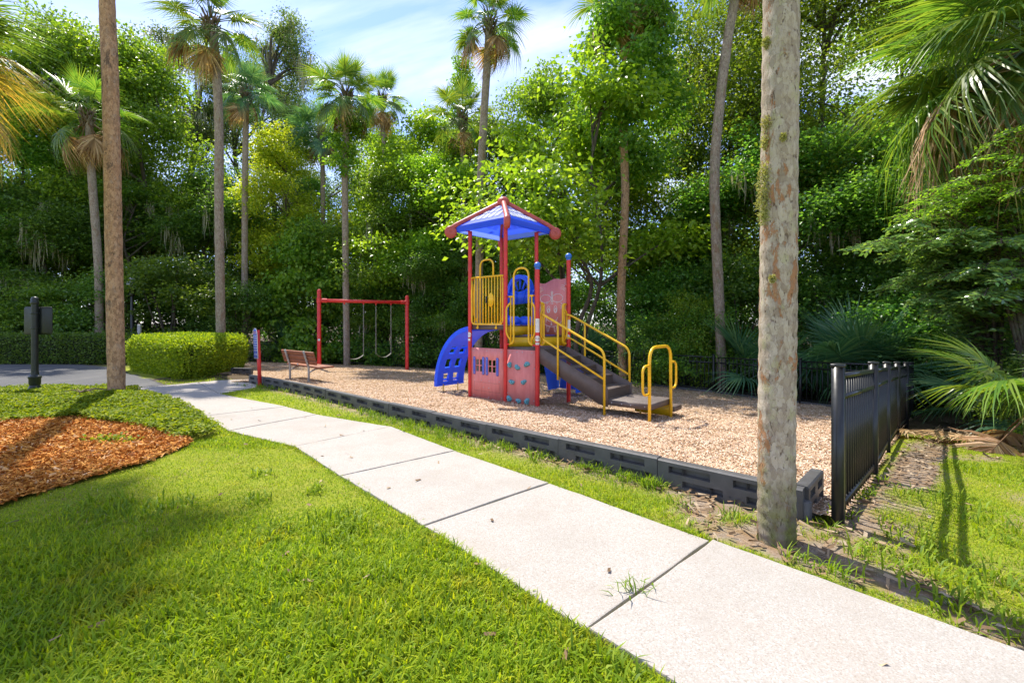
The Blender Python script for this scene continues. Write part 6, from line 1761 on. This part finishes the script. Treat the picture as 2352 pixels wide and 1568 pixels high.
SHRUBS = [
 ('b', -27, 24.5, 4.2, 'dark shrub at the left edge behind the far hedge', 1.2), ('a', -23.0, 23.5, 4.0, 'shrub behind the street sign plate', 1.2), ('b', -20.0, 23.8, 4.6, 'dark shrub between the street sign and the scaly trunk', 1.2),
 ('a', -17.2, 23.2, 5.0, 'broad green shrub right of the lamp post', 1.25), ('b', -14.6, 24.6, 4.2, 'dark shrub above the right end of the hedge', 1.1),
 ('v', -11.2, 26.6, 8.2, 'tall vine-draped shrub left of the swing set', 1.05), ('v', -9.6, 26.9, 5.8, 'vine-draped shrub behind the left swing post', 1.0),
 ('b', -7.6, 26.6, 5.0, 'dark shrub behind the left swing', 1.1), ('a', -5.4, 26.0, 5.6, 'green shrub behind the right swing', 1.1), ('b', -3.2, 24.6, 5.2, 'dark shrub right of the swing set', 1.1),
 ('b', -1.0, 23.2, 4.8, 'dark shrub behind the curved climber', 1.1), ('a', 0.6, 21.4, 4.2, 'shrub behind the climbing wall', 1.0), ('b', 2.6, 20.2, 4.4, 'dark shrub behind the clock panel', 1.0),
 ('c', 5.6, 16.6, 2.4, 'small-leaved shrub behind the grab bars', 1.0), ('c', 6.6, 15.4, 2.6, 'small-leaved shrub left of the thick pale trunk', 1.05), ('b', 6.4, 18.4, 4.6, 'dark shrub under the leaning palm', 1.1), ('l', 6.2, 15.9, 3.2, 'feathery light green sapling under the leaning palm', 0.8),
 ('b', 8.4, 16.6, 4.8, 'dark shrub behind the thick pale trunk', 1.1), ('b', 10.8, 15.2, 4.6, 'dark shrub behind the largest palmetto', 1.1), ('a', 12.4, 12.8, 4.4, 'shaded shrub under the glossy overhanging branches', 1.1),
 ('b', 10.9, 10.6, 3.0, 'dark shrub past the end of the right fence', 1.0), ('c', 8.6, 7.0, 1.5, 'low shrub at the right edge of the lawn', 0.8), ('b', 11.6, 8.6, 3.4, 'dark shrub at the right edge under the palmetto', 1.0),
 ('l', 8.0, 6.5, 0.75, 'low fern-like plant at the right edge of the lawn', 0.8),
]
for (k, x, Y, Hh, lab, rs) in SHRUBS: plant_shrub(k, x, Y, Hh, lab, rs)

# vine coat on the palm
r = np.random.default_rng(91)
n = 100; f = r.random(n); zc = 7.6 + f * 8.6; a = r.uniform(0, 6.28, n); rr = (0.5 + 1.6 * np.sin(np.clip(f * 1.15 + 0.15, 0, 1) * np.pi) ** 0.7) * np.sqrt(r.random(n))
C = np.stack([rr * np.cos(a) + 0.15, rr * np.sin(a), zc], 1)
V, F = clump_leaves(r, C, np.full(n, 0.62), np.full(n, 240), 0.15, 0.115, 0.9, droop=0.7)
link('climbing_vine', mesh_np('climbing_vine', V, F, 'leaf_mid'), vp)
# vine on the full-headed palm
fp = [o for o in bpy.data.objects if o.get('label', '').startswith('full-headed')][0]
n = 16; C = np.stack([r.normal(0, .35, n), r.normal(0, .35, n), r.uniform(9.3, 12.2, n)], 1)
V, F = clump_leaves(r, C, np.full(n, 0.45), np.full(n, 170), 0.15, 0.12, 0.9, droop=0.7)
link('climbing_vine', mesh_np('climbing_vine', V, F, 'leaf_bright'), fp)

# a far belt of woodland that closes the view
r = np.random.default_rng(95)
n = 520; ang = r.uniform(-1.5, 1.5, n); Yb = r.uniform(44, 60, n); xb = Yb * np.tan(ang * 0.78); zb = r.random(n) ** 0.8 * 13.0
C = np.stack([xb, Yb, zb], 1)
V, F = clump_leaves(r, C, r.uniform(1.6, 2.8, n), np.full(n, 110), 0.48, 0.34, 0.7)
tag(link('distant_woodland', mesh_np('distant_woodland', V, F, 'leaf_mid')), kind='stuff', label='far wood closing the view between the trees')

# ------------------------------------------------------------------ hedges
def hedge(name, poly, zt, label, nl, mat, L, W, seed):
    """clipped hedge over a rounded footprint"""
    r = np.random.default_rng(seed); poly = np.array(poly); c = poly.mean(0)
    ring = []
    m = len(poly)
    for i in range(m):           # rounded corners
        a, b, d = poly[i - 1], poly[i], poly[(i + 1) % m]
        p, q = b + (a - b) * min(0.5, 0.9 / np.linalg.norm(a - b)), b + (d - b) * min(0.5, 0.9 / np.linalg.norm(d - b))
        for t_ in np.linspace(0, 1, 8): ring.append((1 - t_) ** 2 * p + 2 * t_ * (1 - t_) * b + t_ * t_ * q)
    ring = np.array(ring); n = len(ring)
    base = Vector((c[0], c[1], gzf(*c))); root = empty(name, base, label, 'hedge')
    prof = [(0.90, 0.02), (0.97, 0.25), (1.0, 0.55), (1.0, 0.80), (0.97, 0.93), (0.90, 1.0), (0.5, 1.03), (0.0, 1.05)]
    V = []
    for k, (s, f) in enumerate(prof):
        for p in ring:
            q = c + (p - c) * s; g = gzf(*q); lump = (float(fbm(q[:1] * 1.1, q[1:2] * 1.1, seed)[0]) - 0.5) * 0.24
            V.append((q[0] - base.x, q[1] - base.y, g + (zt - g) * f * 1.0 + lump * f - base.z))
    V = np.array(V); K = len(prof)
    i = np.arange(K - 1)[:, None] * n; j = np.arange(n)[None]; j2 = (j + 1) % n
    F = np.stack([i + j, i + j2, i + n + j2, i + n + j], -1).reshape(-1, 4)
    # sample leaves on the shell
    A_, B_, C_2, D_2 = (V[F[:, k]] for k in range(4))
    nrm = np.cross(C_2 - A_, D_2 - B_); ar = np.linalg.norm(nrm, axis=1); nrm = nrm / (ar[:, None] + 1e-9)
    k = r.choice(len(F), nl, p=ar / ar.sum()); s, t_ = r.random((2, nl, 1))
    P = (A_[k] * (1 - s) + B_[k] * s) * (1 - t_) + (D_2[k] * (1 - s) + C_2[k] * s) * t_
    N = nrm[k]; P = P + N * (0.045 - np.abs(r.normal(0, 0.06, (nl, 1))) + 0.07 * (r.random((nl, 1)) < 0.09))
    D = unit(N * 0.7 + r.normal(0, 0.6, (nl, 3)) + [0, 0, 0.35]); Nn = N + r.normal(0, 0.6, (nl, 3)) + [0, 0, 0.4]
    V2, F2 = leaf_geo(P, D, Nn, L * r.uniform(.7, 1.25, nl), W * r.uniform(.7, 1.25, nl))
    link('foliage', mesh_np('foliage', V2, F2, mat), root)
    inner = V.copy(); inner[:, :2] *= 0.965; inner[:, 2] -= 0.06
    link('inner_dark_core', mesh_np('inner_dark_core', inner, F, 'hedge_core', True), root)  # added dark core closing the hedge, inner shade put into its colour
    return root
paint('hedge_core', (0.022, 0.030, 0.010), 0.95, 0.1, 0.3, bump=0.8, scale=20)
hN, hL, hR = gp(430, 876), gp(283, 850), gp(577, 849)
hB = Vector((hL.x + (hR.x - hN.x), hL.y + (hR.y - hN.y) * 0.6, 0))
hedge('clipped_hedge', [(hL.x, hL.y), (hN.x, hN.y), (hR.x, hR.y), (hB.x + 1.0, hB.y + 0.5)], CAMZ + (HYP - 784) * 13.5 / FPX, 'large bright yellow-green clipped hedge beside the path', 64000, 'hedge_leaf', 0.075, 0.042, 71)
hedge('clipped_hedge', [(-30, 18.9), (-15.2, 18.0), (-14.6, 19.4), (-30, 20.6)], CAMZ + (HYP - 772) * 18.3 / FPX, 'long low dark clipped hedge across the drive', 36000, 'hedge_dark', 0.085, 0.05, 72)

# ------------------------------------------------------------------ ground cover in the bed
r = np.random.default_rng(81)
x, y, r = scatter(IVY, 4200, 81)
x = x + r.normal(0, 0.035, len(x)); y = y + r.normal(0, 0.035, len(y))
ok = np.ones(len(x), bool)
for pp in PATH_POLYS: ok &= ~in_poly(x, y, pp)
x, y = x[ok], y[ok]
lump = fbm(x * 3.2, y * 3.2, 82, 3); hgt = 0.03 + 0.13 * np.clip(lump * 1.4 - 0.2, 0, 1)
P = np.stack([x, y, gz(x, y) + 0.02 + hgt * (1 - 0.55 * r.random(len(x)) ** 2)], 1)
V, F = leaf_geo(P, np.stack([r.normal(0, 1, len(x)), r.normal(0, 1, len(x)), r.normal(0.1, .3, len(x))], 1), np.stack([r.normal(0, .45, len(x)), r.normal(0, .45, len(x)), np.ones(len(x))], 1), 0.052 * r.uniform(.6, 1.2, len(x)), 0.034 * r.uniform(.7, 1.2, len(x)))
tag(link('ground_cover', mesh_np('ground_cover', V, F, 'ivy_leaf')), kind='stuff', label='low leafy ground cover around the scaly palm trunk')
# stray sprig of it on the mulch
b = gp(247, 1020)
root = empty('ground_cover_sprig', b, 'small green sprig growing alone on the orange mulch', 'plant')
n = 260; q = r.normal(0, 1, (n, 3)) * [0.16, 0.07, 0.03]; q[:, 2] = np.abs(q[:, 2]) + 0.03
V, F = leaf_geo(q, r.normal(0, 1, (n, 3)) * [1, 1, .4], r.normal(0, .4, (n, 3)) + [0, 0, 1], 0.05, 0.034); link('foliage', mesh_np('foliage', V, F, 'ivy_leaf'), root)
mb = MB()
for k in range(6): mb.tube([(0, 0, 0), (r.normal(0, .08), r.normal(0, .04), .03), (r.normal(0, .18), r.normal(0, .07), .05)], 0.004, 4, False)
mb.build('stems', 'bark', root)

# ------------------------------------------------------------------ glossy shrub hanging over the right fence
def spray(r, P, nb, tw, L, W, plane=0.25):
    """leafy branch: alternate side twigs with leaves in two ranks"""
    S = smooth_path(P, 8); T = unit(np.gradient(S, axis=0)); n = len(S); Lp, Ld, Ln = [], [], []; tubes = []
    for i in range(nb):
        f = 0.22 + 0.78 * i / nb; j = min(n - 1, int(f * (n - 1))); p = S[j]; t_ = T[j]
        up = unit(np.array([r.normal(0, plane), r.normal(0, plane), 1.0])); side = unit(np.cross(t_, up)) * (1 if i % 2 else -1)
        ln = tw * (1.15 - 0.75 * f) * r.uniform(0.7, 1.2); d = unit(side * 0.8 + t_ * 0.65 + np.array([0, 0, -0.12]))
        m = max(3, int(ln / 0.034)); tubes.append((p, p + d * ln + np.array([0, 0, -0.10 * ln])))
        for k in range(m):
            g = (k + 0.5) / m; q = p + d * ln * g + np.array([0, 0, -0.10 * ln * g * g]); s2 = np.cross(d, up) * (1 if k % 2 else -1)
            Lp.append(q); Ld.append(unit(s2 * 0.9 + d * 0.6 + r.normal(0, .15, 3) + [0, 0, -.12])); Ln.append(up + r.normal(0, .32, 3) + [-.12, -.3, 0])
    Lp, Ld, Ln = np.array(Lp), np.array(Ld), np.array(Ln); s = r.uniform(.7, 1.2, len(Lp))
    V, F = leaf_geo(Lp, Ld, Ln, L * s, W * s, 0.12); return S, tubes, V, F
def spray_shrub(base, tips, label, mat, L, W, tw, seed, name='overhanging_shrub', nb=46, extra=0):
    r = np.random.default_rng(seed); b = Vector(base); root = empty(name, b, label, 'shrub', 0, 'shrubs of the wood behind the fence')
    wood = MB(); Vs, Fs, n0 = [], [], 0
    for tip in tips:
        tip = np.array(tip); e = tip - np.array(b); hv = np.array([e[0] * .35, e[1] * .35, e[2] * 0.75 + 0.25])
        S, tubes, V, F = spray(r, [(0, 0, 0.0), tuple(hv), tuple(e * [.7, .7, 1] + [0, 0, .15]), tuple(e)], nb, tw, L, W)
        wood.tube(S, np.linspace(0.035, 0.005, len(S)), 6, False)
        for p, q in tubes: wood.tube([p, q], [0.005, 0.002], 3, False)
        Vs.append(V); Fs.append(F + n0); n0 += len(V)
    wood.build('branches', 'bark', root, smooth=True)
    link('foliage', mesh_np('foliage', np.concatenate(Vs), np.concatenate(Fs), mat), root); return root
r = np.random.default_rng(99)
tips = []
for (dx, dy, Y) in ((1955, 572, 8.6), (1990, 560, 8.0), (2040, 590, 8.4), (2060, 520, 8.2), (2120, 560, 7.6), (2160, 480, 8.0), (2200, 540, 7.2), (2080, 640, 8.6), (2110, 690, 8.2), (2160, 640, 7.6), (2210, 700, 7.6), (2260, 620, 7.0), (2300, 560, 6.8), (2260, 680, 6.9), (2330, 640, 6.6), (2030, 660, 9.0), (2140, 600, 8.4), (2240, 470, 7.6), (2310, 480, 7.2), (2190, 590, 8.2), (2280, 520, 7.8), (2150, 720, 8.0)):
    tips.append(at(dx, dy, Y))
spray_shrub((9.7, 9.2, gzf(9.7, 9.2)), tips, 'glossy-leaved shrub with layered branches hanging over the right fence', 'leaf_gloss', 0.12, 0.06, 0.62, 98, nb=54)
tips = [at(dx, dy, Y) for (dx, dy, Y) in ((2080, 470, 7.4), (2120, 440, 7.2), (2180, 420, 7.0), (2230, 370, 6.8), (2280, 330, 6.8), (2330, 300, 6.6), (2360, 360, 6.4), (2290, 400, 6.8), (2230, 440, 6.9), (2160, 470, 7.2), (2340, 440, 6.4), (2380, 280, 6.6), (2050, 500, 7.6), (2270, 450, 7.2))]
spray_shrub((9.4, 8.2, gzf(9.4, 8.2)), tips, 'light green small-leaved shrub arching below the right palm head', 'leaf_lime', 0.075, 0.036, 0.55, 97, nb=54)

# ------------------------------------------------------------------ fallen fronds and twigs
def fallen(px, py, az, sc, label):
    b = gp(px, py); root = empty('fallen_frond', (b.x, b.y, b.z + 0.02), label, 'fallen frond', 0, 'dried fronds lying at the edge of the wood')
    link('frond_blade', FR['dead', 1], root, mw=Matrix.Rotation(R(az), 4, 'Z') @ Matrix.Rotation(R(-14), 4, 'Y') @ Matrix.Scale(sc, 4) @ Matrix.Diagonal((1, 1, 0.25, 1)))
fallen(2150, 1002, 190, 0.55, 'dried palm frond lying at the end of the right fence')
fallen(2330, 1030, 160, 0.6, 'dried palm frond lying on the lawn at the right edge')
fallen(2260, 1005, 20, 0.5, 'dried palm frond lying under the low shrub on the right')
b = gp(185, 922)
root = empty('fallen_twig', (b.x, b.y, b.z + 0.17), 'dry forked twig lying on the ground cover', 'twig')
mb = MB()
for (a, l) in ((0.2, .5), (0.9, .35), (-0.4, .4), (2.6, .3), (3.4, .25), (1.6, .2)): mb.tube([(0, 0, 0), (math.cos(a) * l * .5, math.sin(a) * l * .5, .05), (math.cos(a) * l, math.sin(a) * l, .02)], [0.012, 0.008, 0.004], 5, False)
mb.build('twigs', 'bark_dry', root) if 'bark_dry' in MAT else mb.build('twigs', 'palm_fibre', root)
